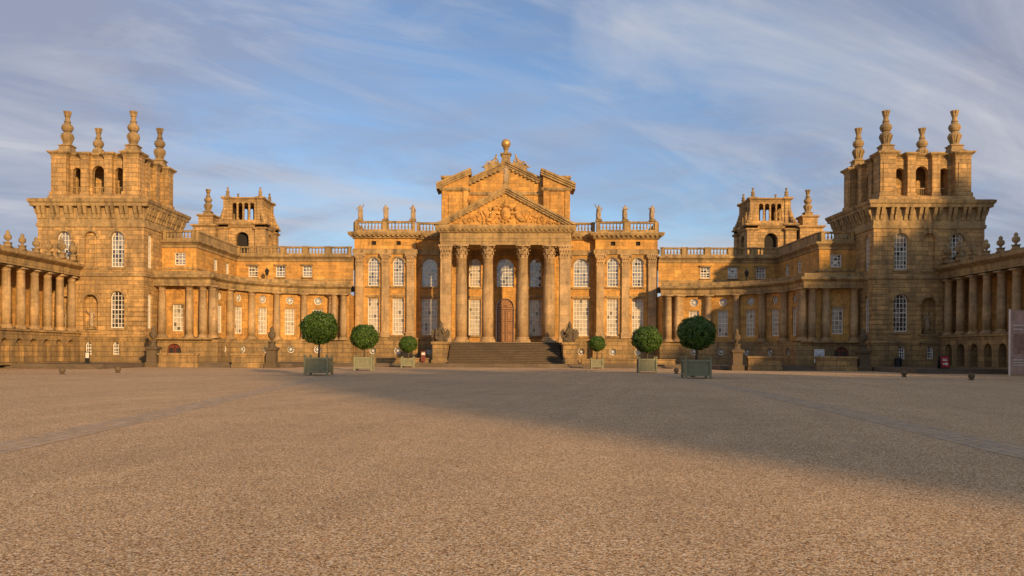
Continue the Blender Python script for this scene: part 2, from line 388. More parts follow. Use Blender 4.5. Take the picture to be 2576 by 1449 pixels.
# ---------------------------------------------------------------- statues
def skin_mesh(pts,edges,rad,name='figure',sub=1,mat='statue'):
    me=bpy.data.meshes.new('tmp'); me.from_pydata(pts,edges,[])
    o=bpy.data.objects.new('tmp',me); COL.objects.link(o)
    sk=o.modifiers.new('s','SKIN'); sk.use_smooth_shade=True
    for i,v in enumerate(me.skin_vertices[0].data):
        r=rad[i]; v.radius=(r,r) if not isinstance(r,tuple) else r; v.use_root=(i==0)
    su=o.modifiers.new('u','SUBSURF'); su.levels=sub; su.render_levels=sub
    dg=bpy.context.evaluated_depsgraph_get(); dg.update()
    out=bpy.data.meshes.new_from_object(o.evaluated_get(dg)); out.name=name
    bpy.data.objects.remove(o); out.materials.clear(); out.materials.append(M[mat])
    out.polygons.foreach_set('use_smooth',[True]*len(out.polygons))
    return out
def figure(pose):
    P=[(0,0,1.02),(0.02,0,1.2),(0.0,0,1.45),(0.01,0,1.62),(0.02,-0.03,1.74),(0.02,-0.03,1.88)]
    E=[(0,1),(1,2),(2,3),(3,4),(4,5)]; Rr=[0.19,0.16,0.2,0.07,0.115,0.08]
    def chain(root,pts,rs):
        prev=root
        for p,r in zip(pts,rs):
            P.append(p);Rr.append(r);E.append((prev,len(P)-1));prev=len(P)-1
    chain(0,[(-0.12,0,0.95),(-0.14,-0.08,0.52),(-0.13,0.02,0.1),(-0.15,-0.14,0.04)],[0.15,0.12,0.085,0.06])
    chain(0,[(0.12,0,0.95),(0.15,-0.02,0.52),(0.15,0.03,0.1),(0.17,-0.12,0.04)],[0.15,0.12,0.085,0.06])
    if pose==0:
        chain(2,[(-0.22,0,1.5),(-0.42,-0.05,1.36),(-0.3,-0.2,1.14),(-0.22,-0.24,1.08)],[0.085,0.065,0.05,0.045])
        chain(2,[(0.22,0,1.5),(0.42,-0.1,1.62),(0.5,-0.18,1.88),(0.52,-0.2,1.98)],[0.085,0.065,0.05,0.045])
    elif pose==1:
        chain(2,[(-0.22,0,1.5),(-0.3,0.02,1.22),(-0.26,-0.12,0.98),(-0.25,-0.16,0.9)],[0.085,0.065,0.05,0.045])
        chain(2,[(0.22,0,1.5),(0.46,0,1.4),(0.28,-0.12,1.2),(0.2,-0.16,1.16)],[0.085,0.065,0.05,0.045])
    else:
        chain(2,[(-0.22,0,1.5),(-0.36,-0.12,1.28),(-0.1,-0.26,1.32),(0,-0.27,1.34)],[0.085,0.065,0.05,0.045])
        chain(2,[(0.22,0,1.5),(0.32,-0.02,1.22),(0.42,-0.18,1.02),(0.45,-0.24,0.95)],[0.085,0.065,0.05,0.045])
    return skin_mesh(P,E,Rr,'statue_body',1)
FIG=[figure(i) for i in range(3)]
def drape_mesh():
    b=MB(); L=[]
    for z,r in((0.02,0.27),(0.35,0.24),(0.7,0.23),(1.0,0.23),(1.15,0.19)):
        L.append([(r*(1+0.12*math.sin(5*a+z*3))*math.cos(a),0.04+0.75*r*(1+0.12*math.sin(5*a+z*3))*math.sin(a),z) for a in[2*math.pi*i/20 for i in range(20)]])
    b.loft(L); L=[]
    for z,w,y in((0.1,0.2,0.2),(0.7,0.22,0.24),(1.3,0.18,0.2),(1.5,0.12,0.14)):
        L.append([(0.12-w,y-0.08,z),(0.12+w,y-0.06,z),(0.12+w,y+0.05,z),(0.12-w,y+0.03,z)])
    b.loft(L)
    return b.mesh('drapery',['statue'],True)
DRAPE=drape_mesh()
def statue(x,y,z,pose,h=1.95,label='weathered stone figure',group=None,rz=0,ped=0.3,flip=1):
    t=thing('statue',label,'statue',(x,y,z),group)
    b=MB(); b.rect(-0.34,0.34,-0.34,0.34,[(0.06,0),(0.06,0.06),(0,0.09),(0,ped-0.06),(0.05,ped-0.03),(0.05,ped)])
    put(b.mesh('pedestal',['relief']),'pedestal',t,(x,y,z))
    s=h/1.9
    put(FIG[pose],'body',t,(x,y,z+ped),rz,(s*flip,s,s)); put(DRAPE,'drapery',t,(x,y,z+ped),rz,(s*flip,s,s))
    return t

# ---------------------------------------------------------------- GROUND
def sheet(name,pts,z,mat,uv=None):
    me=bpy.data.meshes.new(name); me.from_pydata([(p[0],p[1],z) for p in pts],[],[tuple(range(len(pts)))])
    me.materials.append(M[mat]); o=bpy.data.objects.new(name,me); COL.objects.link(o); o['kind']='structure'
    return o
sheet('ground',[(-2500,-2500),(2500,-2500),(2500,2500),(-2500,2500)],0,'gravel')
def strip(name,line,w,z):
    vs=[];fs=[];uvs=[]
    L=0
    for i,p in enumerate(line):
        q=line[min(i+1,len(line)-1)]; o=line[max(i-1,0)]
        d=Vector((q[0]-o[0],q[1]-o[1])).normalized(); n=Vector((d.y,-d.x))
        if i: L+=(Vector(p)-Vector(line[i-1])).length
        vs+=[(p[0]-n.x*w/2,p[1]-n.y*w/2,z),(p[0]+n.x*w/2,p[1]+n.y*w/2,z)]; uvs+=[(L,0),(L,w)]
        if i: k=2*i; fs.append((k-2,k-1,k+1,k))
    me=bpy.data.meshes.new(name); me.from_pydata(vs,[],fs); me.materials.append(M['paving'])
    ul=me.uv_layers.new(name='UVMap')
    for l in me.loops: ul.data[l.index].uv=uvs[l.vertex_index]
    o=bpy.data.objects.new(name,me); COL.objects.link(o); o['kind']='structure'; return o
strip('path',[(-7.6,2),(-8.2,13),(-8.55,19),(-10.1,37),(-11.4,56),(-12.0,66),(-12.2,80)],0.92,0.004)
strip('path',[(7.9,2),(8.5,14),(9.0,18.6),(10.6,36),(11.7,56),(12.2,66),(12.3,80)],0.92,0.004)
strip('path',[(-58,55),(-30,55.3),(-12.4,55.2)],0.8,0.008)
strip('path',[(58,55),(30,55.3),(12.6,55.2)],0.8,0.008)
b=MB()
for x0,x1,y0 in((-90,-35,72),(-35,-21,82),(-21,21,90),(21,35,82),(35,90,72)):
    b.box(x0,x1,y0,140,-0.1,0.4); b.box(x0,x1,y0-0.45,y0,-0.1,0.2)
    b.box(x0,x1,y0-0.9,y0-0.45,-0.1,0.07)
t=b.obj('terrace_pavement',['step']); t['kind']='structure'

# ---------------------------------------------------------------- TOWERS
COLN=column_mesh(5.5,0.40,False)
SIDE=lambda sx:(math.pi/2 if sx<0 else -math.pi/2)
def tower(sx):
    cx,cy=42.15,89.0; hw=5.45; hd=5.0
    T=thing('palace_tower','square golden stone corner tower with arcaded belvedere and carved finials','tower',(sx*cx,cy,0.4))
    b=MB(sx)
    bays=(-2.75,0.0,2.75)
    F=cy-hd
    holes=[(archp(cx+bays[0],10.1,1.35,3.6),0.3,None),(archp(cx+bays[1],10.1,1.25,3.6),0.28,0),(archp(cx+bays[2],10.1,1.35,3.6),0.3,None),
           (archp(cx+bays[0],3.9,1.4,3.75),0.3,None),(archp(cx+bays[1],3.7,1.5,3.6),0.6,0),(archp(cx+bays[2]-0.2,3.7,1.3,3.4),0.5,0)]
    b.panel((0,F,0),(1,0,0),(0,-1,0),[(cx-hw,2.8),(cx+hw,2.8),(cx+hw,15.2),(cx-hw,15.2)],holes)
    ys=[(archp(-3.4,10.1,1.1,3.6),0.3,None),(archp(-3.4,3.9,1.1,3.7),0.3,None)]
    b.panel((cx-hw,cy,0),(0,1,0),(-1,0,0),[(-hd,2.8),(hd,2.8),(hd,15.2),(-hd,15.2)],ys)
    b.panel((cx+hw,cy,0),(0,1,0),(1,0,0),[(-hd,2.8),(hd,2.8),(hd,15.2),(-hd,15.2)],[])
    b.panel((0,cy+hd,0),(1,0,0),(0,1,0),[(cx-hw,2.8),(cx+hw,2.8),(cx+hw,15.2),(cx-hw,15.2)],[])
    z=3.05
    while z<9.0:
        b.rect(cx-hw,cx-hw+1.45,F,F+0.75,[(0.0,z),(0.06,z+0.04),(0.06,z+0.40),(0.0,z+0.44)])
        b.rect(cx+hw-1.2,cx+hw,F,F+0.75,[(0.0,z),(0.06,z+0.04),(0.06,z+0.40),(0.0,z+0.44)])
        z+=0.5
    b.obj('wall',['tower'],T)
    b=MB(sx)
    bh=[(archp(cx+l,1.2,0.7,1.3),0.35,None) for l in(-2.75,0.05)]
    b.panel((0,F-.25,0),(1,0,0),(0,-1,0),[(cx-hw-.25,0.3),(cx+hw+.25,0.3),(cx+hw+.25,2.7),(cx-hw-.25,2.7)],bh)
    b.panel((cx-hw-.25,cy,0),(0,1,0),(-1,0,0),[(-hd-.25,0.3),(hd+.25,0.3),(hd+.25,2.7),(-hd-.25,2.7)],[])
    b.panel((cx+hw+.25,cy,0),(0,1,0),(1,0,0),[(-hd-.25,0.3),(hd+.25,0.3),(hd+.25,2.7),(-hd-.25,2.7)],[])
    b.rect(cx-hw-.25,cx+hw+.25,F-.25,cy+hd+.25,[(0.1,2.7),(0.12,2.85),(-0.2,3.0)])
    b.obj('plinth',['base'],T)
    b=MB(sx)
    x0,x1,ya,yb=cx-hw,cx+hw,F,cy+hd
    b.rect(x0,x1,ya,yb,[(0.003,9.1),(0.14,9.16),(0.16,9.4),(0.003,9.5)])
    b.rect(x0,x1,ya,yb,[(0.003,14.1),(0.12,14.16),(0.14,14.5),(0.05,14.55),(0.05,16.2),(0.3,16.25)])
    b.rect(x0,x1,ya,yb,[(0.2,16.2),(0.56,16.22),(0.60,16.5),(0.72,16.62),(0.78,16.9),(0.5,17.0),(-1.0,17.1)])
    def brk(x,y,dx,dy):
        wx=0.16
        for (zz0,zz1,d0,d1) in((15.0,15.5,0.12,0.22),(15.5,16.2,0.3,0.52)):
            if dy: b.loft([[(x-wx,y,zz0),(x+wx,y,zz0),(x+wx,y-d0,zz0),(x-wx,y-d0,zz0)],[(x-wx,y,zz1),(x+wx,y,zz1),(x+wx,y-d1,zz1),(x-wx,y-d1,zz1)]])
            else: b.loft([[(x,y-wx,zz0),(x,y+wx,zz0),(x+dx*d0,y+wx,zz0),(x+dx*d0,y-wx,zz0)],[(x,y-wx,zz1),(x,y+wx,zz1),(x+dx*d1,y+wx,zz1),(x+dx*d1,y-wx,zz1)]])
    for i in range(8):
        for o in(-0.25,0.25):
            t=-1+2*i/7; l=t*(hw-0.5)+o; m=t*(hd-0.5)+o
            brk(cx+l,F-0.04,0,1); brk(cx-hw-0.04,cy+m,-1,0); brk(cx+hw+0.04,cy+m,1,0)
    for l,z0,h,w in((bays[0],10.1,3.6,1.35),(bays[1],10.1,3.6,1.25),(bays[2],10.1,3.6,1.35),(bays[0],3.9,3.75,1.4),(bays[1],3.7,3.6,1.5)):
        r=w/2; zs=z0+h-r
        L=[]
        for rr,y in((r+0.02,0),(r+0.02,-0.1),(r+0.28,-0.1),(r+0.28,0)):
            L.append([(cx+l+rr*math.cos(math.pi*i/10),F+y,zs+rr*math.sin(math.pi*i/10)) for i in range(11)])
        b.loft(L,0,cap=False,close=False)
        b.box(cx+l-r-0.2,cx+l+r+0.2,F-0.14,F,z0-0.22,z0-0.02)
        b.box(cx+l-0.13,cx+l+0.13,F-0.2,F,z0+h-0.02,z0+h+0.42)
    b.obj('cornice',['trim'],T)
    for l in(bays[0],bays[2]): window(T,sx*(cx+l),F,10.1,1.35,3.6,4,8,'arch','glasspale')
    window(T,sx*(cx+bays[0]),F,3.9,1.4,3.75,4,8,'arch','glassdark')
    for l in(-2.75,0.05): window(T,sx*(cx+l),F-.25,1.2,0.7,1.3,3,4,'arch','glassdark')
    for z,h in((10.1,3.6),(3.9,3.7)): window(T,sx*(cx-hw),cy-3.4,z,1.1,h,3,8,'arch','glasspale',rz=SIDE(sx))
    c2=cy-0.1; h=3.72; ph=3.72; pw=0.78; cx2=42.0
    b=MB(sx)
    b.rect(cx2-4.75,cx2+4.75,c2-4.75,c2+4.75,[(0,17.0),(0,17.3),(-0.2,17.5)])
    for O,U,Nn in (((cx2,c2-h,0),(1,0,0),(0,-1,0)),((cx2,c2+h,0),(1,0,0),(0,1,0)),((cx2-h,c2,0),(0,1,0),(-1,0,0)),((cx2+h,c2,0),(0,1,0),(1,0,0))):
        op=[archp(0,17.7,1.25,2.95),archp(-2.2,17.7,0.85,2.75),archp(2.2,17.7,0.85,2.75)]
        b.panel(O,U,Nn,[(-h,17.4),(h,17.4),(h,21.45),(-h,21.45)],[(p,0.55,None) for p in op])
        i=0.55; O2=tuple(Vector(O)-Vector(Nn)*i)
        b.panel(O2,U,Nn,[(-h+i,17.4),(h-i,17.4),(h-i,21.45),(-h+i,21.45)],[(p,0.01,None) for p in op])
    b.box(cx2-3.1,cx2+3.1,c2-3.1,c2+3.1,21.1,21.3)
    b.box(cx2-1.5,cx2+1.5,c2-1.2,c2+1.2,17.5,21.1)
    for a in(-1,1):
        for d in(-1,1):
            b.rect(cx2+a*ph-pw,cx2+a*ph+pw,c2+d*ph-pw,c2+d*ph+pw,[(0.12,17.42),(0.12,17.8),(0,17.9),(0,21.46)])
            b.rect(cx2+a*ph-0.5,cx2+a*ph+0.5,c2+d*ph-pw-.06,c2+d*ph+pw+.06,[(0,18.1),(0,20.9)])
            b.rect(cx2+a*ph-pw-.06,cx2+a*ph+pw+.06,c2+d*ph-0.5,c2+d*ph+0.5,[(0,18.11),(0,20.89)])
    for a in(-1.22,1.22):
        for d in(-1,1):
            q=d*(h+0.12)
            b.rect(cx2+a-0.4,cx2+a+0.4,c2+q-0.3,c2+q+0.3,[(0.05,17.41),(0.05,17.8),(0,17.88),(0,21.44)])
            b.rect(cx2+q-0.3,cx2+q+0.3,c2+a-0.4,c2+a+0.4,[(0.05,17.41),(0.05,17.8),(0,17.88),(0,21.44)])
    b.obj('belvedere',['tower'],T)
    b=MB(sx)
    pr=lambda z:[(0.04,z),(0.08,z+0.15),(0.22,z+0.26),(0.32,z+0.36),(0.32,z+0.48),(-0.1,z+0.58)]
    b.rect(cx2-h,cx2+h,c2-h,c2+h,pr(21.4))
    for a in(-1,1):
        for d in(-1,1):
            b.rect(cx2+a*ph-pw,cx2+a*ph+pw,c2+d*ph-pw,c2+d*ph+pw,pr(21.47))
            b.rect(cx2+a*3.5-0.8,cx2+a*3.5+0.8,c2+d*3.4-0.8,c2+d*3.4+0.8,[(0,21.95),(0,22.15),(-0.2,22.25)])
    for a in(-1.22,1.22):
        for d in(-1,1):
            q=d*(h+0.12)
            b.rect(cx2+a-0.4,cx2+a+0.4,c2+q-0.3,c2+q+0.3,pr(21.435)); b.rect(cx2+q-0.3,cx2+q+0.3,c2+a-0.4,c2+a+0.4,pr(21.435))
    for a in(0,-2.2,2.2):
        b.box(cx2+a-0.6,cx2+a+0.6,c2-h+0.3,c2-h+0.4,18.4,18.5)
        for k in range(6): b.box(cx2+a-0.52+k*0.2,cx2+a-0.48+k*0.2,c2-h+0.33,c2-h+0.37,17.71,18.41)
    b.obj('belvedere_cornice',['trim'],T)
    for a in(-1,1):
        for d in(-1,1): put(FINM,'finial',T,(sx*(cx2+a*3.45),c2+d*3.3,22.2),0,(1.0,1.0,0.99))
    P2=thing('palace_side_range','plain golden stone side range with lead roof behind the tower','building',(sx*cx,110,0.4))
    b=MB(sx); b.rect(37.0,47.3,94.1,124,[(0,0.3),(0,13.0),(0.3,13.15),(0.35,13.4),(0,13.5)]); b.obj('wall',['gold'],P2)
    b=MB(sx); b.rect(37.3,47.0,94.4,123.7,[(0,13.5),(0,14.2),(-1.5,15.0)]); b.obj('roof',['lead'],P2)
    return T
for sx in(-1,1):
    tower(sx)
    statue(sx*42.15,84.28,3.75,0,1.75,'pale stone figure in an arched tower niche',group='stone figures in wall niches',ped=0.25,flip=sx)
    statue(sx*44.7,84.22,3.75,1,1.7,'pale stone figure in an arched tower niche',group='stone figures in wall niches',ped=0.25,flip=sx)

# ---------------------------------------------------------------- REAR TURRETS
def rear(sx):
    cx,cy=(39.9 if sx<0 else 39.7),129.0
    T=thing('palace_turret','smaller arcaded stone turret with urns rising behind the roofs','tower',(sx*cx,cy,0.4))
    b=MB(sx); h=3.3; k3=2.85
    for O,U,Nn in (((cx,cy-h,0),(1,0,0),(0,-1,0)),((cx-h,cy,0),(0,1,0),(-1,0,0)),((cx+h,cy,0),(0,1,0),(1,0,0)),((cx,cy+h,0),(1,0,0),(0,1,0))):
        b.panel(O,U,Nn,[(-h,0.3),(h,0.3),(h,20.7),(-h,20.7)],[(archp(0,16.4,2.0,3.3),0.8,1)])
    for a in(-1,1):
        for d in(-1,1):
            b.rect(cx+a*k3-0.8,cx+a*k3+0.8,cy+d*k3-0.8,cy+d*k3+0.8,[(0,0.3),(0,20.71)])
            b.rect(cx+a*k3-0.8,cx+a*k3+0.8,cy+d*k3-0.8,cy+d*k3+0.8,[(0.05,20.0),(0.25,20.15),(0.25,20.35),(0,20.4),(0,20.71),(0.3,20.85),(0.3,21.05),(0,21.1)])
            for k in range(6):
                t=k/5; b.ell((cx+a*(3.4-0.6*t**0.6),cy+d*(3.4-0.6*t**0.6),21.3+2.2*t),(0.46-0.18*t,0.46-0.18*t,0.42))
    b.rect(cx-h,cx+h,cy-h,cy+h,[(0,20.3),(0.15,20.4),(0.35,20.7),(0.45,20.9),(0.45,21.15),(-0.4,21.25)])
    b.obj('wall',['tower','dark'],T)
    b=MB(sx); q=2.85
    for O,U,Nn in (((cx,cy-q,0),(1,0,0),(0,-1,0)),((cx-q,cy,0),(0,1,0),(-1,0,0)),((cx+q,cy,0),(0,1,0),(1,0,0)),((cx,cy+q,0),(1,0,0),(0,1,0))):
        b.panel(O,U,Nn,[(-q,21.2),(q,21.2),(q,24.7),(-q,24.7)],[(archp(l,21.6,0.66,2.6),0.3,None) for l in(-1.35,-0.45,0.45,1.35)])
    b.rect(cx-q,cx+q,cy-q,cy+q,[(0.05,24.5),(0.12,24.65),(0.35,24.8),(0.35,25.0),(-0.2,25.05)])
    for a in(-1,1):
        for d in(-1,1): b.rect(cx+a*2.6-0.42,cx+a*2.6+0.42,cy+d*2.6-0.42,cy+d*2.6+0.42,[(0,21.2),(0,24.6),(0.3,24.85),(0.3,25.07),(0,25.15)])
    b.obj('lantern_stage',['tower'],T)
    for a in(-1,1):
        for d in(-1,1): put(FINM,'finial',T,(sx*(cx+a*2.5),cy+d*2.5,25.05),0,(0.48,0.48,0.36))
    T2=thing('roof_pedestal','stone roof pedestal carrying a tall carved finial','roof ornament',(sx*45.4,126.5,0.4))
    b=MB(sx); b.rect(43.7,47.1,124.8,128.2,[(0,0.3),(0,20.3),(0.3,20.5),(0.3,20.7),(-0.3,20.8)])
    b.rect(44.3,46.5,125.4,127.6,[(0,20.7),(0,21.9),(0.25,22.1),(0.25,22.3),(0,22.35)])
    b.obj('pedestal',['tower'],T2); put(FINM,'finial',T2,(sx*45.4,126.5,22.3),0,(1.0,1.0,0.95))
for sx in(-1,1): rear(sx)

# ---------------------------------------------------------------- QUADRANT WINGS
CAP=column_mesh(5.5,0.42,False)
TX=36.72
def wing(sx):
    T=thing('palace_wing','curved golden stone wing with columns, round windows and balustrade','building',(sx*28,96,0.4))
    C=(20.0,88.0); Rw=11.45; Rc=11.12
    th=[math.radians(3.5+16.6*k) for k in range(6)]
    P=lambda r,a:(C[0]+r*math.cos(a),C[1]+r*math.sin(a))
    b=MB(sx); base=MB(sx)
    wins=[]
    for k in range(5):
        p0=P(Rw,th[k]);p1=P(Rw,th[k+1]); U=Vector((p1[0]-p0[0],p1[1]-p0[1],0)); L=U.length; U/=L; Nn=Vector((-U.y,U.x,0))
        if Nn.dot(Vector((C[0]-p0[0],C[1]-p0[1],0)))<0: Nn=-Nn
        holes=[(rectp(L/2,3.6,1.15,3.05),0.28,None),(circp(L/2,7.62,0.46),0.28,None)]
        b.panel((p0[0],p0[1],0),U,Nn,[(0,2.9),(L,2.9),(L,8.5),(0,8.5)],holes)
        q0=P(Rw-0.75,th[k]);q1=P(Rw-0.75,th[k+1]); U2=Vector((q1[0]-q0[0],q1[1]-q0[1],0)); L2=U2.length; U2/=L2
        base.panel((q0[0],q0[1],0),U2,Nn,[(0,0.3),(L2,0.3),(L2,2.8),(0,2.8)],[(circp(L2/2,1.85,0.42),0.3,None)])
        mid=(Vector(p0)+Vector(p1))/2; mid2=(Vector(q0)+Vector(q1))/2
        ang=math.atan2(Nn.x,-Nn.y)
        a=ang if sx>0 else -ang
        wins.append((mid,mid2,a))
    b.panel((0,87.45,0),(1,0,0),(0,-1,0),[(30.9,2.9),(TX,2.9),(TX,8.5),(30.9,8.5)],[(rectp(34.55,3.7,1.2,2.85),0.28,None),(circp(34.55,7.6,0.5),0.15,0)])
    b.panel((30.9,87.45,0),(0,1,0),(-1,0,0),[(0,2.9),(1.6,2.9),(1.6,8.5),(0,8.5)],[])
    b.panel((0,99.3,0),(1,0,0),(0,-1,0),[(18.6,2.9),(21.2,2.9),(21.2,8.5),(18.6,8.5)],[])
    b.panel((18.6,99.3,0),(0,1,0),(-1,0,0),[(0,2.9),(3.4,2.9),(3.4,8.5),(0,8.5)],[])
    base.panel((0,86.6,0),(1,0,0),(0,-1,0),[(30.0,0.3),(TX,0.3),(TX,2.8),(30.0,2.8)],[(archp(34.6,0.42,1.5,1.95),0.35,None)])
    base.panel((30.0,86.6,0),(0,1,0),(-1,0,0),[(0,0.3),(2.2,0.3),(2.2,2.8),(0,2.8)],[])
    base.panel((0,98.5,0),(1,0,0),(0,-1,0),[(18.2,0.3),(21.0,0.3),(21.0,2.8),(18.2,2.8)],[])
    base.panel((18.2,98.5,0),(0,1,0),(-1,0,0),[(0,0.3),(4,0.3),(4,2.8),(0,2.8)],[])
    b.obj('wall',['gold'],T)
    def arcloft(m,prof,mi=0):
        path=[]
        for a in [math.radians(v) for v in range(0,91,6)]:
            path.append((math.cos(a),math.sin(a)))
        loops=[]
        for r,z in prof:
            l=[(TX-0.01,C[1]-1.0+(r-Rw),z),(C[0]+r-0.15,C[1]-1.0+(r-Rw),z),(C[0]+r-0.15,C[1]-0.2,z)]
            l+=[(C[0]+r*c-0.0,C[1]+r*s,z) for c,s in path]
            l+=[(18.62-(Rw-r)*0.5,C[1]+r-0.2,z)]
            loops.append(l)
        m.loft(loops,mi,cap=False,close=False)
    arcloft(base,[(Rw-0.75,2.78),(Rw-0.85,2.8),(Rw-0.87,2.95),(Rw+0.3,3.0)])
    base.obj('plinth',['base'],T)
    e=MB(sx)
    arcloft(e,[(Rw+0.1,8.4),(Rw-0.62,8.4),(Rw-0.64,8.65),(Rw-0.68,8.68),(Rw-0.68,9.05),(Rw-0.85,9.15),(Rw-1.05,9.3),(Rw-1.08,9.5),(Rw-0.8,9.58),(Rw+1.8,9.66)])
    arcloft(e,[(Rw-0.55,9.55),(Rw-0.55,9.95),(Rw-0.1,9.98)])
    e.obj('entablature',['trim'],T)
    r=MB(sx)
    arc=[P(Rw+0.1,math.radians(v)) for v in range(0,91,10)]
    r.add([(TX,87.6,9.64)]+[(31.2,87.6,9.64)]+[(x,y,9.64) for x,y in arc]+[(18.6,99.5,9.64),(18.6,112,9.64),(TX,112,9.64)],[tuple(range(2+len(arc)+3))])
    r.box(18.62,36.6,102.6,118,13.2,13.5); r.box(33.3,36.6,88.8,102.6,13.2,13.5)
    r.obj('roof',['lead'],T)
    for k in range(6):
        x,y=P(Rc,th[k]); put(CAP,'column',T,(sx*x,y,2.95))
    for x,y in((36.1,87.15),(33.2,87.15),(31.75,87.1),(30.75,87.15),(20.3,98.75),(19.2,98.75)): put(CAP,'column',T,(sx*x,y,2.955))
    for mid,mid2,a in wins:
        window(T,sx*mid.x,mid.y,3.6,1.15,3.05,3,6,'rect','glassblind',rz=a,d=0.26)
        window(T,sx*mid.x,mid.y,7.16,0.92,0.92,1,1,'circ','glasspale',rz=a,d=0.26)
        window(T,sx*mid2.x,mid2.y,1.43,0.84,0.84,1,1,'circ','glassdark',rz=a,d=0.26)
    window(T,sx*34.55,87.45,3.7,1.2,2.85,3,6,'rect','glassblind')
    b=MB(sx); b.prism([(q[0],q[1]) for q in archp(34.6,0.42,1.5,1.95)],86.85,86.95)
    b.box(34.57,34.63,86.8,86.86,0.45,2.3,1)
    for a in(-0.38,0.38): b.box(34.6+a-0.24,34.6+a+0.24,86.83,86.87,1.3,1.9,2)
    b.obj('door',['reddoor','black','glasspale'],T)
    b=MB(sx)
    b.panel((0,88.5,0),(1,0,0),(0,-1,0),[(33,9.6),(TX,9.6),(TX,13.2),(33,13.2)],[(rectp(34.75,10.75,1.15,1.35),0.2,None)])
    b.panel((33,88.5,0),(0,1,0),(-1,0,0),[(0,9.6),(13.5,9.6),(13.5,13.2),(0,13.2)],[(rectp(6,10.75,1.15,1.35),0.2,None),(rectp(10,10.75,1.15,1.35),0.2,None)])
    b.panel((0,102,0),(1,0,0),(0,-1,0),[(18.6,9.6),(33,9.6),(33,13.2),(18.6,13.2)],[(rectp(x,10.75,1.15,1.35),0.2,None) for x in(31,27.6,24.3)])
    b.obj('attic_wall',['gold'],T)
    for x in(31,27.6,24.3): window(T,sx*x,102,10.75,1.15,1.35,3,4,'rect','glasspale',d=0.18)
    window(T,sx*34.75,88.5,10.75,1.15,1.35,3,4,'rect','glasspale',d=0.18)
    for yy in(94.5,98.5): window(T,sx*33,yy,10.75,1.15,1.35,3,4,'rect','glasspale',rz=SIDE(sx),d=0.18)
    b=MB(sx)
    def cor(prof):
        L=[]
        for o,z in prof: L.append([(TX,88.5-o,z),(33-o,88.5-o,z),(33-o,102-o,z),(18.62,102-o,z)])
        b.loft(L,0,cap=False,close=False)
    cor([(0,12.6),(0.1,12.65),(0.1,12.9),(0.3,13.1),(0.45,13.2),(0.45,13.4),(-0.4,13.45)])
    cor([(0,10.3),(0.08,10.32),(0.08,10.5),(0,10.52)])
    for x in(31,27.6,24.3):
        b.rect(x-0.575,x+0.575,101.9,101.99,[(0.12,10.62),(0.12,10.74)]); b.rect(x-0.575,x+0.575,101.9,101.99,[(0.12,12.12),(0.2,12.3)])
    b.obj('attic_cornice',['trim'],T)
    b=MB(sx)
    balus(b,(36.5,88.45),(33.1,88.45),13.42,1.05)
    b.box(32.85,33.25,88.7,101.6,13.42,14.3); b.box(32.78,33.32,88.65,101.7,14.3,14.45)
    balus(b,(32.9,101.95),(18.9,101.95),13.42,1.05)
    b.obj('balustrade',['trim'],T)
    l=thing('roof_lantern','black iron lantern on a post above the curved cornice','lamp',(sx*28.8,100.3,9.66),'iron lanterns above the curved wings')
    b=MB(); b.lathe(0,0,0,[(0.14,0),(0.1,0.15),(0.05,0.3),(0.045,1.1),(0.12,1.15)],8)
    b.lathe(0,0,1.15,[(0.16,0),(0.26,0.5),(0.3,0.52),(0.16,0.72),(0.06,0.8),(0.05,0.9),(0.01,0.98)],6)
    put(b.mesh('post',['black']),'post',l,(sx*28.8,100.3,9.66))
for sx in(-1,1): wing(sx)

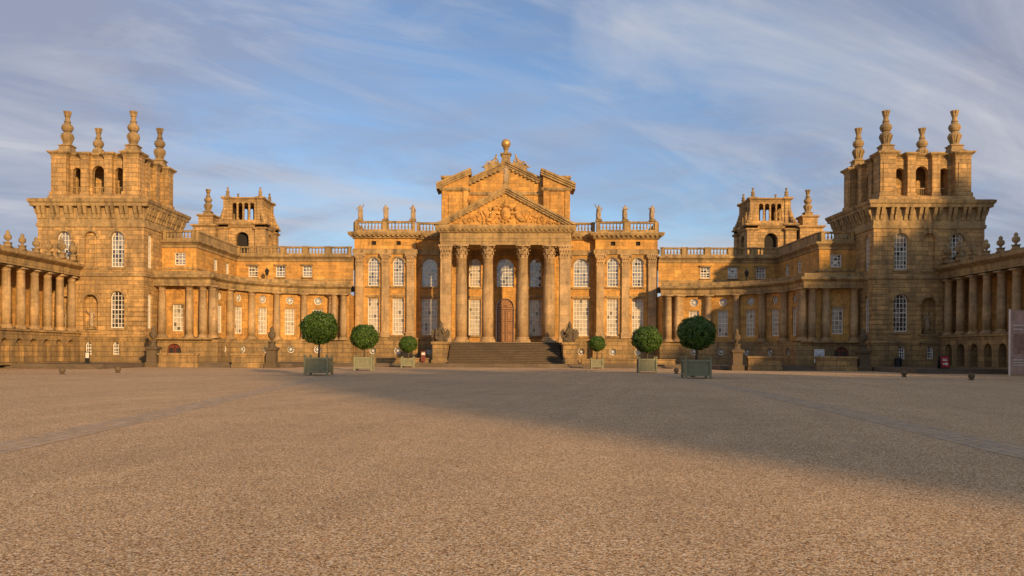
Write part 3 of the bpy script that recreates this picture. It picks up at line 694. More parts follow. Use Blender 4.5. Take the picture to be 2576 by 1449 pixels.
# ---------------------------------------------------------------- CENTRAL BLOCK
PC=thing('palace_block','central palace block with giant portico, carved pediment and tall windows','building',(0,104,0.4))
for sx in(-1,1):
    b=MB(sx)
    ho=[]
    for x in(13.15,16.2):
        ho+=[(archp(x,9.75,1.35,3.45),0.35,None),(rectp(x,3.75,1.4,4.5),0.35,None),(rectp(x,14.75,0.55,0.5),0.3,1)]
    b.panel((0,102.4,0),(1,0,0),(0,-1,0),[(11,3.3),(18.6,3.3),(18.6,15.7),(11,15.7)],ho)
    b.panel((18.6,102.4,0),(0,1,0),(1,0,0),[(0,3.3),(16,3.3),(16,15.7),(0,15.7)],[])
    b.panel((11,102.4,0),(0,1,0),(-1,0,0),[(0,3.3),(1.1,3.3),(1.1,15.7),(0,15.7)],[])
    hi=[(archp(9.4,9.75,1.9,3.45),0.35,None),(rectp(9.4,3.75,1.95,4.5),0.35,None),(archp(3.75,9.75,1.45,3.45),0.35,None),(rectp(3.75,3.6,1.5,4.6),0.35,None)]
    b.panel((0,103.4,0),(1,0,0),(0,-1,0),[(1.4,2.8),(11,2.8),(11,15.7),(1.4,15.7)],hi)
    b.obj('wall',['gold','dark'],PC)
    for x in(13.15,16.2):
        window(PC,sx*x,102.4,9.75,1.35,3.45,4,8,'arch','glasspale'); window(PC,sx*x,102.4,3.75,1.4,4.5,4,9,'rect','glassblind')
    window(PC,sx*9.4,103.4,9.75,1.9,3.45,5,8,'arch','glasspale'); window(PC,sx*9.4,103.4,3.75,1.95,4.5,5,9,'rect','glassblind')
    window(PC,sx*3.75,103.4,9.75,1.45,3.45,4,8,'arch','glassdark' if sx>0 else 'glassblind'); window(PC,sx*3.75,103.4,3.6,1.5,4.6,4,9,'rect','glassblind')
    b=MB(sx)
    b.panel((0,102.0,0),(1,0,0),(0,-1,0),[(10.7,0.3),(18.9,0.3),(18.9,3.2),(10.7,3.2)],[(circp(x,1.75,0.42),0.3,None) for x in(13.15,16.2)])
    b.panel((0,103.0,0),(1,0,0),(0,-1,0),[(8,0.3),(10.7,0.3),(10.7,3.2),(8,3.2)],[(circp(9.4,1.75,0.42),0.3,None)])
    b.panel((10.7,102.0,0),(0,1,0),(-1,0,0),[(0,0.3),(1,0.3),(1,3.2),(0,3.2)],[])
    b.panel((18.9,102.0,0),(0,1,0),(1,0,0),[(0,0.3),(14,0.3),(14,3.2),(0,3.2)],[])
    b.rect(10.7,18.9,102.0,112,[(0.08,3.2),(0.1,3.32),(-0.3,3.42)]); b.rect(7.0,10.7,103.0,112,[(0.08,3.203),(0.1,3.323),(-0.3,3.423)])
    b.obj('plinth',['base'],PC)
    for x in(13.15,16.2): window(PC,sx*x,102,1.33,0.84,0.84,1,1,'circ','glassdark')
    window(PC,sx*9.4,103,1.33,0.84,0.84,1,1,'circ','glassdark')
PIL=pilaster_mesh(10.3,0.95,0.38)
for sx in(-1,1):
    for x in(17.9,14.68,11.6): put(PIL,'pilaster',PC,(sx*x,102.4,3.4))
    put(PIL,'pilaster',PC,(sx*7.6,103.4,3.4)); put(PIL,'pilaster',PC,(sx*5.5,103.4,3.2),sc=(0.8,0.6,1.03)); put(PIL,'pilaster',PC,(sx*2.0,103.4,3.2),sc=(0.8,0.6,1.03))
b=MB()
b.panel((0,103.4,0),(1,0,0),(0,-1,0),[(-1.4,2.8),(1.4,2.8),(1.4,15.7),(-1.4,15.7)],[(archp(0,2.85,2.15,5.45),0.3,None),(archp(0,9.75,2.15,3.5),0.35,None)])
b.obj('door_bay_wall',['gold'],PC)
window(PC,0,103.4,9.75,2.15,3.5,6,8,'arch','glasspale')
b=MB()
b.prism(archp(0,2.86,2.13,5.43),103.62,103.75,1)
for a in(-1,1):
    for z0,z1 in((3.0,3.95),(4.12,5.35),(5.52,6.85)):
        b.rect(a*0.5-0.38,a*0.5+0.38,103.58,103.61,[(0,z0),(0,z1)])
        b.rect(a*0.5-0.27,a*0.5+0.27,103.56,103.575,[(0,z0+0.11),(0,z1-0.11)],1)
        b.rect(a*0.5-0.19,a*0.5+0.19,103.52,103.555,[(0,z0+0.18),(0,z1-0.18)])
b.box(-1.0,1.0,103.53,103.61,6.98,7.14)
for k in range(0,6):
    a=math.pi*(k+0.5)/6; q=0.2
    b.add([(0.3*math.cos(a-q),103.59,7.22+0.3*math.sin(a-q)),(0.3*math.cos(a+q),103.59,7.22+0.3*math.sin(a+q)),(0.88*math.cos(a+q),103.59,7.22+0.88*math.sin(a+q)),(0.88*math.cos(a-q),103.59,7.22+0.88*math.sin(a-q))],[(0,1,2,3)])
door=b.obj('door',['door','doordark'],PC,label='tall arched panelled brown wooden entrance door')
b=MB(); b.ell((0.1,103.5,5.0),(0.06,0.06,0.06)); b.obj('handle',['goldleaf'],door)
b=MB()
E=lambda z:[(0.04,13.6+z),(0.18,13.66+z),(0.22,14.2+z),(0.05,14.3+z)]
Cn=lambda z:[(0.02,15.5+z),(0.25,15.6+z),(0.35,15.8+z),(0.65,15.95+z),(0.75,16.2+z),(0.7,16.33+z),(-0.5,16.4+z)]
for x0,x1,y0,z in((-18.6,-11,102.4,0),(11,18.6,102.4,0),(-11.3,11.3,103.4,-0.012)):
    b.rect(x0,x1,y0,118,E(z)); b.rect(x0,x1,y0,118,Cn(z))
def dent(x0,x1,y,z):
    n=int((x1-x0)/0.55)
    for i in range(n+1):
        x=x0+(x1-x0)*i/n; b.box(x-0.13,x+0.13,y-0.62,y-0.3,z,z+0.16)
for x0,x1,y in((-19,-10.8,102.4),(10.8,19,102.4),(-10.4,-8,103.4),(8,10.4,103.4)): dent(x0,x1,y,15.78)
for sx in(-1,1):
    for x,w,y in((13.15,1.35,102.4),(16.2,1.35,102.4),(9.4,1.9,103.4),(3.75,1.45,103.4)):
        r=w/2; zs=13.2-r; L=[]
        for rr,yy in((r+0.02,0),(r+0.02,-0.1),(r+0.25,-0.1),(r+0.25,0)):
            L.append([(sx*x+rr*math.cos(math.pi*i/10),y+yy,zs+rr*math.sin(math.pi*i/10)) for i in range(11)])
        b.loft(L,0,cap=False,close=False)
        b.box(sx*x-r-0.25,sx*x+r+0.25,y-0.2,y-0.001,9.5,9.72); b.box(sx*x-r-0.22,sx*x+r+0.22,y-0.16,y-0.001,8.35,8.6)
        b.box(sx*x-r-0.2,sx*x+r+0.2,y-0.2,y-0.001,3.5,3.72)
b.obj('entablature',['trim'],PC)
for sx in(-1,1):
    b=MB()
    balus(b,(sx*18.5,102.3),(sx*11.1,102.3),16.37,1.3); balus(b,(sx*11.0,103.2),(sx*8.2,103.2),16.36,1.3)
    b.box(min(sx*18.4,sx*18.75),max(sx*18.4,sx*18.75),102.55,112,16.37,17.6)
    b.obj('balustrade',['trim'],PC)
b=MB(); b.box(-18.4,18.4,103.9,118,15.9,16.45); b.obj('roof',['lead'],PC)
b=MB(); b.box(-8.0,8.0,96.7,103.38,0.3,2.8); b.box(-8.05,8.05,96.6,103.3,2.6,2.806); b.obj('portico_floor',['base'],PC)
CO=column_mesh(11.35,0.68,True,20)
for x in(-5.15,-2.05,2.05,5.15): put(CO,'column',PC,(x,97.95,2.81))
def pier(H,w):
    b=MB(); b.rect(-w,w,-w,w,[(0.12,0),(0.12,0.35),(0.08,0.5),(0,0.7),(0,H-1.6),(0.06,H-1.58),(0.06,H-1.5),(-0.02,H-1.48),(0.0,H-0.9),(0.15,H-0.25)])
    for s1 in range(4):
        ca,sa=math.cos(s1*math.pi/2),math.sin(s1*math.pi/2)
        for row in range(3):
            for i in range(4):
                x=-w+2*w*(i+0.25+0.5*(row%2))/4; z=H-1.5+row*0.45; pts=[]
                for px,py,pz in((x-0.12,-w-0.02,z),(x+0.12,-w-0.02,z),(x-0.13,-w-0.1,z+0.32),(x+0.13,-w-0.1,z+0.32),(x-0.08,-w-0.3,z+0.45),(x+0.08,-w-0.3,z+0.45),(x-0.06,-w-0.3,z+0.3),(x+0.06,-w-0.3,z+0.3)):
                    pts.append((px*ca-py*sa,px*sa+py*ca,pz))
                b.add(pts,[(0,1,3,2),(2,3,5,4),(4,5,7,6)])
    b.rect(-w,w,-w,w,[(0.25,H-0.22),(0.25,H)])
    return b.mesh('pier',['column'])
PI=pier(11.35,0.62)
for sx in(-1,1):
    put(PI,'pier',PC,(sx*6.95,97.95,2.81))
b=MB()
b.rect(-7.6,7.6,97.25,103.3,[(0,14.17),(0,14.5),(0.06,14.52),(0.06,14.85),(0.1,14.88),(0.02,14.92),(0.02,15.5),(0.2,15.6),(0.3,15.8),(0.5,15.95),(0.6,16.2),(0.56,16.4),(-0.5,16.42)])
n=30
for i in range(n+1):
    x=-7.9+15.8*i/n; b.box(x-0.14,x+0.14,96.8,97.1,15.75,15.93)
ap=20.85; hw=8.35; zb=16.43
sl=(ap-zb)/hw
for sx in(-1,1):
    for (t0,t1,y0) in((0.0,0.28,96.5),(0.28,0.52,96.65),(0.52,0.75,96.8)):
        poly=[(sx*hw,zb) if t0==0 else (sx*(hw-t0/sl),zb),(0,ap-t0),(0,ap-t1),(sx*(hw-t1/sl),zb)]
        b.prism(poly,y0,97.4)
    n=15
    for i in range(n):
        x=sx*(0.5+ (hw-2.2)*i/(n-1)); z=ap-0.72-abs(x)*sl; b.box(x-0.14,x+0.14,96.75,97.0,z-0.04,z+0.12)
    b.add([(0,97.38,ap-0.05),(sx*hw,97.38,zb-0.03),(sx*hw,106,zb-0.03),(0,106,ap-0.05)],[(0,1,2,3)])
ped=b.obj('pediment',['trim'],PC)
b=MB(); b.prism([(-hw+0.8,zb-0.05),(hw-0.8,zb-0.05),(0,ap-0.6)],97.05,97.6); b.obj('tympanum',['gold'],ped)
b=MB(); rnd=random.Random(3)
yr=97.0
b.ell((0,yr,17.75),(0.62,0.3,0.8)); b.ell((0,yr-0.1,17.7),(0.4,0.3,0.55)); b.ell((0,yr,18.75),(0.42,0.3,0.28)); b.ell((0,yr,19.1),(0.2,0.2,0.2))
for k in range(12):
    a=2*math.pi*k/12; b.ell((0.78*math.cos(a),yr,17.75+0.98*math.sin(a)),(0.17,0.2,0.17))
for s in(-1,1):
    b.ell((s*1.5,yr,17.55),(0.42,0.35,0.75),rot=s*0.35); b.ell((s*1.25,yr-0.08,18.3),(0.3,0.3,0.3)); b.ell((s*1.15,yr-0.12,17.85),(0.45,0.2,0.14),rot=s*0.4)
    b.ell((s*1.9,yr,17.0),(0.45,0.3,0.25)); b.tube((s*2.1,yr,17.0),(s*2.5,yr-0.05,17.9),0.09,0.05)
    for k in range(44):
        x=rnd.uniform(0.9,6.3); top=(ap-1.0-x*sl)-zb
        z=zb+0.18+rnd.random()**1.2*max(top-0.35,0.05); r=rnd.uniform(0.08,0.2)
        b.ell((s*x,yr+rnd.uniform(0.0,0.08),z),(r*rnd.uniform(1,1.8),0.14,r*0.8),rot=rnd.uniform(-1,1)*1.2)
    for k in range(6):
        x=2.4+k*0.6; z=zb+0.3; l=max((ap-1.0-(x+0.5)*sl)-zb-0.4,0.2)
        b.tube((s*x,yr-0.03,z),(s*(x+0.35*l),yr-0.06,z+l*0.75),0.05,0.04)
b.obj('relief',['gold'],ped,smooth=True,label='carved coat of arms with supporters and trophies')
b=MB()
b.panel((0,106.2,0),(1,0,0),(0,-1,0),[(-4.7,16.2),(4.7,16.2),(4.7,23.3),(0,25.5),(-4.7,23.3)],[(archp(s*3.3,16.6,2.0,3.6),0.4,1) for s in(-1,1)])
b.panel((0,122,0),(1,0,0),(0,1,0),[(-4.7,16.2),(4.7,16.2),(4.7,23.3),(0,25.5),(-4.7,23.3)],[])
for s in(-1,1):
    b.prism([(s*4.7,16.3),(s*8.1,16.3),(s*8.1,22.9),(s*4.7,24.4)],105.2,108.5)
    b.rect(min(s*5.3,s*8.0),max(s*5.3,s*8.0),108.3,121,[(0,16.3),(0,24.2)])
    for x in(5.05,7.75): b.box(s*x-0.3,s*x+0.3,105.08,105.19,16.4,22.1)
    b.box(s*6.4-0.8,s*6.4+0.8,105.1,105.19,17.2,21.6)
b.obj('attic_wall',['gold','glasspale'],PC)
b=MB()
for s in(-1,1):
    for (t0,t1,y0) in((0,0.26,105.7),(0.26,0.5,105.85),(0.5,0.78,106.0)):
        b.prism([(s*4.8,23.65-t0),(0,25.95-t0),(0,25.95-t1),(s*4.8,23.65-t1)],y0,106.3)
        b.prism([(s*4.4,24.8-t0),(s*8.75,22.9-t0+0.03),(s*8.75,22.9-t1),(s*4.4,24.8-t1)],y0-1.05,108.7)
    b.add([(0,106.25,25.9),(s*4.8,106.25,23.6),(s*4.8,121.8,23.6),(0,121.8,25.9)],[(0,1,2,3)])
    b.rect(min(s*5.3,s*8.0),max(s*5.3,s*8.0),108.72,121,[(0.02,24.0),(0.3,24.2),(0.45,24.3),(0.45,24.55),(0,24.65)])
    b.rect(min(s*4.75,s*8.1),max(s*4.75,s*8.1),105.2,108.5,[(0.02,21.9),(0.18,22.0),(0.26,22.2),(0.26,22.35),(0.02,22.4)])
    for k in range(8):
        x=s*(0.9+3.6*k/7); z=25.1-abs(x)*0.47; b.box(x-0.15,x+0.15,105.85,106.15,z-0.10,z+0.1)
b.rect(-4.65,4.65,106.1,106.19,[(0.0,21.6),(0.1,21.65),(0.1,21.95),(0,22.0)])
b.obj('attic_cornice',['trim'],PC)
b=MB(); b.rect(-0.55,0.55,106.0,107.1,[(0.1,25.4),(0.1,25.8),(0,25.9),(0,26.7),(0.15,26.8),(0.15,26.95),(-0.15,27.0)])
b.lathe(0,106.55,26.95,[(0.45,0),(0.3,0.2),(0.25,0.5),(0.4,0.65),(0.3,0.75)],12)
b.obj('crowning_pedestal',['relief'],PC)
b=MB(); b.ell((0,106.55,28.25),(0.6,0.6,0.6),n=24,m=16); b.obj('gilded_ball',['goldleaf'],PC,smooth=True)
def reclining():
    P=[(0,0,0.45),(0.22,0,0.7),(0.38,0,1.0),(0.42,0,1.18),(0.46,0,1.32),(0.48,0,1.44)]
    E=[(0,1),(1,2),(2,3),(3,4),(4,5)]; Rr=[0.2,0.17,0.2,0.07,0.12,0.08]
    def ch(root,pts,rs):
        pr=root
        for p,r in zip(pts,rs): P.append(p);Rr.append(r);E.append((pr,len(P)-1));pr=len(P)-1
    ch(0,[(-0.1,-0.12,0.42),(-0.5,-0.15,0.62),(-0.8,-0.15,0.2),(-0.95,-0.15,0.08)],[0.15,0.11,0.08,0.06])
    ch(0,[(-0.1,0.12,0.38),(-0.6,0.12,0.3),(-1.05,0.12,0.1),(-1.2,0.12,0.1)],[0.15,0.11,0.08,0.06])
    ch(2,[(0.42,-0.22,1.02),(0.6,-0.3,0.75),(0.75,-0.2,0.5)],[0.08,0.06,0.05])
    ch(2,[(0.36,0.22,1.02),(0.05,0.3,0.85),(-0.25,0.2,0.7)],[0.08,0.06,0.05])
    return skin_mesh(P,E,Rr,'reclining_body',1)
REC=reclining()
for s in(-1,1):
    t=thing('reclining_statue','stone figure reclining on the upper gable beside the ball','statue',(s*1.75,106.2,25.25),'reclining figures on the gable')
    put(REC,'body',t,(s*1.75,106.2,25.1),0,(-s*1.15,1.15,1.25))
    b=MB(); b.box(-0.95,0.95,-0.35,0.35,-0.4,0.35); put(b.mesh('pedestal',['relief']),'pedestal',t,(s*1.75,106.2,25.25),rot=(0,s*0.43,0))
lb='weathered stone figure of a robed deity on the roof balustrade'
for i,(x,p) in enumerate(((-17.9,0),(-14.75,1),(-11.4,2),(11.4,0),(14.6,2),(17.9,1))):
    statue(x,102.3,17.68,p,1.85,lb,'stone figures along the roof balustrade',ped=0.22,flip=1 if x<0 else -1)
statue(0,97.6,20.7,0,2.1,'helmeted stone figure standing above the portico pediment',ped=0.7)

# ---------------------------------------------------------------- STEPS + trophies
T=thing('entrance_steps','broad flight of dark grey stone steps rising to the portico','steps',(0,94,0.4))
b=MB(); n=13
for i in range(n):
    z1=0.4+2.38*(i+1)/n-0.02; z0=z1-2.38/n
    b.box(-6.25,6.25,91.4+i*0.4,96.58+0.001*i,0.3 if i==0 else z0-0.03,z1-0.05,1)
    b.box(-6.27,6.27,91.34+i*0.4,96.585+0.001*i,z1-0.05,z1,0)
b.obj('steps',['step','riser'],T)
for sx in(-1,1):
    t=thing('trophy_pedestal','stone pedestal carrying carved armour and flags beside the steps','sculpture',(sx*7.2,94,0.4),'trophy pedestals beside the steps')
    b=MB(sx); b.rect(6.4,8.0,92.0,96.5,[(0.12,0.38),(0.12,0.7),(0,0.8),(0,2.4),(0.12,2.5),(0.15,2.72),(0.05,2.78)])
    b.obj('pedestal',['base'],t)
    b=MB(sx); rnd=random.Random(5)
    b.lathe(7.2,93.3,2.75,[(0.65,0),(0.62,0.4),(0.4,0.7),(0.36,1.1),(0.42,1.5),(0.2,1.7),(0.24,1.85),(0.22,2.05),(0.03,2.4)],10)
    for k in range(16):
        a=rnd.uniform(0,6.28); z=rnd.uniform(0.1,1.3); r=0.7-z*0.25
        b.ell((7.2+r*math.cos(a),93.3+r*math.sin(a),2.85+z),(0.22,0.18,0.26),rot=rnd.uniform(-1,1))
    for k in range(7):
        a=-0.9+k*0.3; b.tube((7.2,93.3,2.9),(7.2+1.1*math.sin(a),93.2+0.2*(-1)**k,2.9+1.75*math.cos(a)),0.05,0.035)
    for a in(-1,1): b.add([(7.2+a*0.4,93.25,3.7),(7.2+a*0.75,93.25,4.3),(7.2+a*1.05,93.3,3.9),(7.2+a*0.95,93.3,3.2),(7.2+a*0.6,93.25,3.1)],[(0,1,2,3,4)])
    b.obj('trophy',['pierstone'],t,smooth=True)
    w=thing('terrace_wall','low weathered stone terrace wall beside the steps','wall',(sx*13,91.5,0.4))
    b=MB(sx); b.rect(8.4,18.5,91.3,91.8,[(0.05,0.38),(0.05,0.6),(0,0.62),(0,0.8),(0.08,0.84),(0.08,0.95),(0,0.98)]); b.obj('wall',['base'],w)

# ---------------------------------------------------------------- COLONNADE RANGES
def colonnade(sx):
    T=thing('colonnade_range','long stone colonnade on an arched podium with rooftop urns','building',(sx*45,65,0.4))
    y0,y1=46.0,83.98; X=43.05
    pitch=2.2; ysl=[y1-0.9-pitch*k for k in range(17)]
    b=MB(sx)
    holes=[]
    for k in range(16):
        ym=(ysl[k]+ysl[k+1])/2
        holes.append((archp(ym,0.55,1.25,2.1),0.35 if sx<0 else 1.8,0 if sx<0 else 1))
    b.panel((X,0,0),(0,1,0),(-1,0,0),[(y0,0.3),(y1-0.26,0.3),(y1-0.26,3.3),(y0,3.3)],holes)
    b.box(X-0.15,48.8,y0-0.1,y1-0.3,3.3,3.5)
    b.box(X+0.01,48.5,y0,y0+0.3,0.3,3.3)
    b.obj('podium',['base','dark'],T)
    b=MB(sx); b.box(46.0,46.4,y0,y1-0.02,3.5,9.0); b.box(46.4,48.8,y0,y0+0.3,0.3,9.0); b.box(48.5,48.8,y0+0.3,y1-0.02,0.3,9.0); b.obj('back_wall',['gold'],T)
    b=MB(sx)
    prof=[(0.3,9.0),(0.0,9.0),(0,9.3),(-0.04,9.32),(-0.04,9.75),(-0.2,9.85),(-0.45,10.0),(-0.55,10.1),(-0.55,10.3),(-0.1,10.4)]
    L=[[(43.2+o,y0-0.2,z),(43.2+o,y1-0.02,z)] for o,z in prof]; b.loft(L,0,cap=False,close=False)
    b.box(43.18,49,y0-0.2,y1-0.02,10.2,10.42); b.box(43.2,46.3,y0,y1-0.03,8.99,9.1); b.box(43.3,43.7,y0,y1-0.05,10.42,10.65)
    b.box(43.2,49,y0-0.19,y0,9.0,10.2)
    b.obj('entablature',['trim'],T)
    for k,y in enumerate(ysl):
        put(COLN,'column',T,(sx*43.62,y,3.5))
        put(URN,'urn',T,(sx*43.5,y,10.63),0,(0.75,0.75,0.88) if k not in(0,1) else (0.95,0.95,1.2))
for sx in(-1,1): colonnade(sx)

# ---------------------------------------------------------------- FORECOURT PIERS & WALLS
for sx in(-1,1):
    for x in(22.2 if sx>0 else 22.6,34.2):
        t=thing('gate_pier','weathered stone gate pier topped with a carved urn','pier',(sx*x,80.5,0),'urn topped piers round the court')
        b=MB(); b.rect(-0.46,0.46,-0.46,0.46,[(0.14,0),(0.14,0.45),(0,0.55),(0,1.65),(0.12,1.75),(0.16,1.95),(0.02,2.02)])
        put(b.mesh('pier',['pierstone']),'pier',t,(sx*x,80.5,0))
        put(URND,'urn',t,(sx*x,80.5,2.0),0,(0.88,0.88,1.22))
    for x0,x1 in((23.25,26.4),(29.8,33.55)):
        w=thing('forecourt_wall','low weathered stone wall between court piers','wall',(sx*(x0+x1)/2,80.5,0),'low walls round the court')
        b=MB(sx); b.rect(x0,x1,80.2,80.8,[(0.06,-0.02),(0.06,0.3),(0,0.35),(0,1.15),(0.1,1.2),(0.1,1.35),(0,1.4)])
        b.obj('wall',['base'],w)
    w=thing('side_steps','short flight of worn stone steps between low walls','steps',(sx*28.1,81,0))
    b=MB(sx)
    for i in range(4): b.box(26.6,29.6,80.3+i*0.35,81.99+0.001*i,-0.02-0.002*i,0.13*(i+1)-0.02)
    b.obj('steps',['step'],w)
b=MB(); b.lathe(0,0,0,[(0.16,0),(0.18,0.04),(0.11,0.08)],12); b.ell((0,0,0.27),(0.2,0.2,0.2),n=14,m=10)
BALL=b.mesh('stone_ball',['pierstone'],True)
for x,y in((-29.2,54.5),(-27.6,59),(-13.9,63.0),(-13.6,64.2),(13.5,66),(12.9,57.6),(29.6,53.6),(28.4,60)):
    o=put(BALL,'stone_ball',None,(x,y,0.003)); tag(o,'rough stone ball bollard on the gravel','bollard','stone balls round the court')

# ---------------------------------------------------------------- TREES IN PLANTERS
def crown_mesh(Rx,Rz,n,size,seed,mat,amp=0.18,gap=-0.38):
    rnd=random.Random(seed); vs=[];fs=[]
    off=Vector((seed*3.1,seed*1.7,0))
    for _ in range(n):
        d=Vector((rnd.gauss(0,1),rnd.gauss(0,1),rnd.gauss(0,1))).normalized()
        k=1+amp*noise.noise(d*2.3+off)*1.6+amp*0.8*noise.noise(d*6+off)
        r=(rnd.random()**0.22)*k
        if noise.noise(d*4.0+off*2)<gap and r>0.8*k: continue
        c=Vector((d.x*Rx*r,d.y*Rx*r,d.z*Rz*r))
        nn=(d+Vector((rnd.gauss(0,.5),rnd.gauss(0,.5),rnd.gauss(0,.5)))).normalized()
        a=nn.orthogonal().normalized(); a=Matrix.Rotation(rnd.uniform(0,6.28),3,nn)@a; bb=nn.cross(a)
        s=size*rnd.uniform(0.6,1.25); o=len(vs)
        vs+=[c-a*s,c-bb*s*0.5+nn*s*0.12,c+a*s,c+bb*s*0.5+nn*s*0.12]; fs.append((o,o+1,o+2,o+3))
    me=bpy.data.meshes.new('crown'); me.from_pydata([tuple(v) for v in vs],[],fs); me.materials.append(M[mat]); return me
CRN=[crown_mesh(1.25,1.11,15000,0.075,s,'leaf',amp=0.10,gap=-0.48) for s in(1,2,3)]
def planter(w,h):
    b=MB(); q=w/2
    b.box(-q+0.06,q-0.06,-q+0.06,q-0.06,0.16,h-0.06)
    for sa in(-1,1):
        for sb in(-1,1):
            b.box(sa*q-0.07,sa*q+0.07,sb*q-0.07,sb*q+0.07,0,h+0.04)
            b.lathe(sa*q,sb*q,h+0.04,[(0.05,0),(0.08,0.06),(0.08,0.12),(0.03,0.16)],8)
    for z0,z1 in((0.18,0.30),(h-0.14,h)):
        b.box(-q+0.07,q-0.07,-q-0.03,-q+0.061,z0,z1); b.box(-q+0.07,q-0.07,q-0.061,q+0.03,z0,z1)
        b.box(-q-0.03,-q+0.061,-q+0.07,q-0.07,z0,z1); b.box(q-0.061,q+0.03,-q+0.07,q-0.07,z0,z1)
    n=9
    for i in range(n):
        x=-q+0.14+(w-0.28)*(i+0.5)/n; d=(w-0.28)/n*0.42
        b.box(x-d,x+d,-q+0.02,-q+0.061,0.30,h-0.14); b.box(q-0.061,q-0.02,x-d,x+d,0.30,h-0.14); b.box(-q+0.02,-q+0.061,x-d,x+d,0.30,h-0.14)
    return b
for i,(x,y,bw,bh,top,cr,z0) in enumerate(((-12.65,56.5,1.5,1.2,4.35,1.02,0),(-12.0,71,1.42,1.15,3.95,0.96,0),(-10.0,86,1.2,0.95,3.25,0.75,0),(12.45,54.6,1.55,1.2,4.05,0.99,0),(11.7,69,1.38,1.15,3.85,0.98,0),(9.4,85.5,1.15,0.95,3.35,0.7,0))):
    t=thing('planter_box','sage green wooden planter box with corner posts on the gravel','planter',(x,y,0.002),'green planter boxes lining the court')
    rz=random.uniform(-0.06,0.06)
    put(planter(bw,bh).mesh('box',['sage']),'box',t,(x,y,0.002),rz)
    b=MB(); b.box(-bw/2+0.07,bw/2-0.07,-bw/2+0.07,bw/2-0.07,bh-0.1,bh-0.05); put(b.mesh('soil',['soil']),'soil',t,(x,y,0.002),rz)
    tr=thing('bay_tree','clipped round evergreen tree growing in a green planter box','tree',(x,y,bh-0.05),'clipped trees in planter boxes')
    zc=top-1.12*cr
    base=bh-0.06
    P=[(0,0,0),(0.03,0.01,(zc-base)*0.4),(0.0,0.03,(zc-base)*0.75)];E=[(0,1),(1,2)];Rr=[0.09,0.07,0.06]
    for k in range(5):
        a=k*1.256+i; P.append((0.4*cr*math.cos(a),0.4*cr*math.sin(a),(zc-base)+0.05)); Rr.append(0.035); E.append((2,len(P)-1))
        P.append((0.8*cr*math.cos(a),0.8*cr*math.sin(a),(zc-base)+0.5*cr)); Rr.append(0.015); E.append((len(P)-2,len(P)-1))
    put(skin_mesh(P,E,Rr,'trunk',1,'bark'),'trunk',tr,(x,y,base))
    put(CRN[i%3],'crown',tr,(x,y,zc),random.uniform(0,6),(cr,cr,cr))

# ---------------------------------------------------------------- SIGNS
t=thing('sandwich_board','red sandwich board with a white arrow standing on the terrace','sign',(38.2,73.5,0.4))
b=MB()
for s in(-1,1): b.loft([[(-0.4,s*0.3-0.02,0.0),(0.4,s*0.3-0.02,0.0),(0.4,s*0.3+0.02,0.0),(-0.4,s*0.3+0.02,0.0)],[(-0.4,s*0.05-0.02,1.15),(0.4,s*0.05-0.02,1.15),(0.4,s*0.05+0.02,1.15),(-0.4,s*0.05+0.02,1.15)]])
b.loft([[(-0.33,-0.335,0.12),(0.33,-0.335,0.12),(0.33,-0.30,0.12),(-0.33,-0.30,0.12)],[(-0.33,-0.12,1.08),(0.33,-0.12,1.08),(0.33,-0.09,1.08),(-0.33,-0.09,1.08)]],1)
def tp(x,z): return (x,-0.335+(z-0.12)*0.224-0.008,z)
b.add([tp(-0.22,0.36),tp(0.05,0.36),tp(0.05,0.26),tp(0.25,0.42),tp(0.05,0.58),tp(0.05,0.48),tp(-0.22,0.48)],[tuple(range(7))],2)
b.add([tp(-0.2,0.8),tp(0.2,0.8),tp(0.2,0.86),tp(-0.2,0.86)],[(0,1,2,3)],2); b.add([tp(-0.2,0.68),tp(0.2,0.68),tp(0.2,0.74),tp(-0.2,0.74)],[(0,1,2,3)],2)
put(b.mesh('board',['black','red','white']),'board',t,(38.2,73.5,0.4))
t=thing('poster_board','pale blue framed poster of a portrait on two black legs','sign',(31.6,84.6,0.4))
b=MB(); b.box(-0.5,0.5,-0.02,0.02,0.35,1.7,0); b.box(-0.44,0.44,-0.03,-0.021,0.42,1.64,1)
for s in(-1,1): b.box(s*0.42-0.03,s*0.42+0.03,-0.015,0.015,0,0.35,2)
b.box(-0.36,0.36,-0.034,-0.031,1.4,1.54,3); b.box(-0.28,0.28,-0.034,-0.031,1.28,1.34,3)
b.ell((0,-0.033,1.0),(0.13,0.006,0.17),mi=4,n=12); b.add([(-0.35,-0.0335,0.43),(0.35,-0.0335,0.43),(0.3,-0.0335,0.72),(0.08,-0.0335,0.84),(-0.08,-0.0335,0.84),(-0.3,-0.0335,0.72)],[(0,1,2,3,4,5)],2)
put(b.mesh('board',['white','blueprint','black','white','skin']),'board',t,(31.6,84.6,0.4))
t=thing('hoarding_panel','tall pale pink printed hoarding panel with white lettering','sign',(40.75,66,0))
b=MB(); b.box(-1.3,1.3,0,0.12,0.1,5.1,0); b.box(-1.36,-1.3,-0.03,0.15,0,5.2,1); b.box(1.3,1.36,-0.03,0.15,0,5.2,1)
for z,w in((3.9,0.9),(3.6,0.7),(1.2,1.0),(1.0,0.8),(0.8,0.9)): b.box(-1.1,-1.1+w,-0.012,-0.004,z,z+0.08,1)
b.box(-1.1,1.1,-0.012,-0.004,1.7,3.3,2)
put(b.mesh('panel',['pinkprint','white','pinkdark']),'panel',t,(40.75,66,0))
t=thing('notice_board','small dark notice board with white paper near the tower foot','sign',(-38.9,77,0.4))
b=MB(); b.box(-0.22,0.22,-0.02,0.02,0.1,1.1,0); b.box(-0.16,0.16,-0.03,-0.021,0.5,1.0,1); b.box(-0.3,0.3,-0.15,0.15,0,0.1,0)
put(b.mesh('board',['black','white']),'board',t,(-38.9,77,0.4))
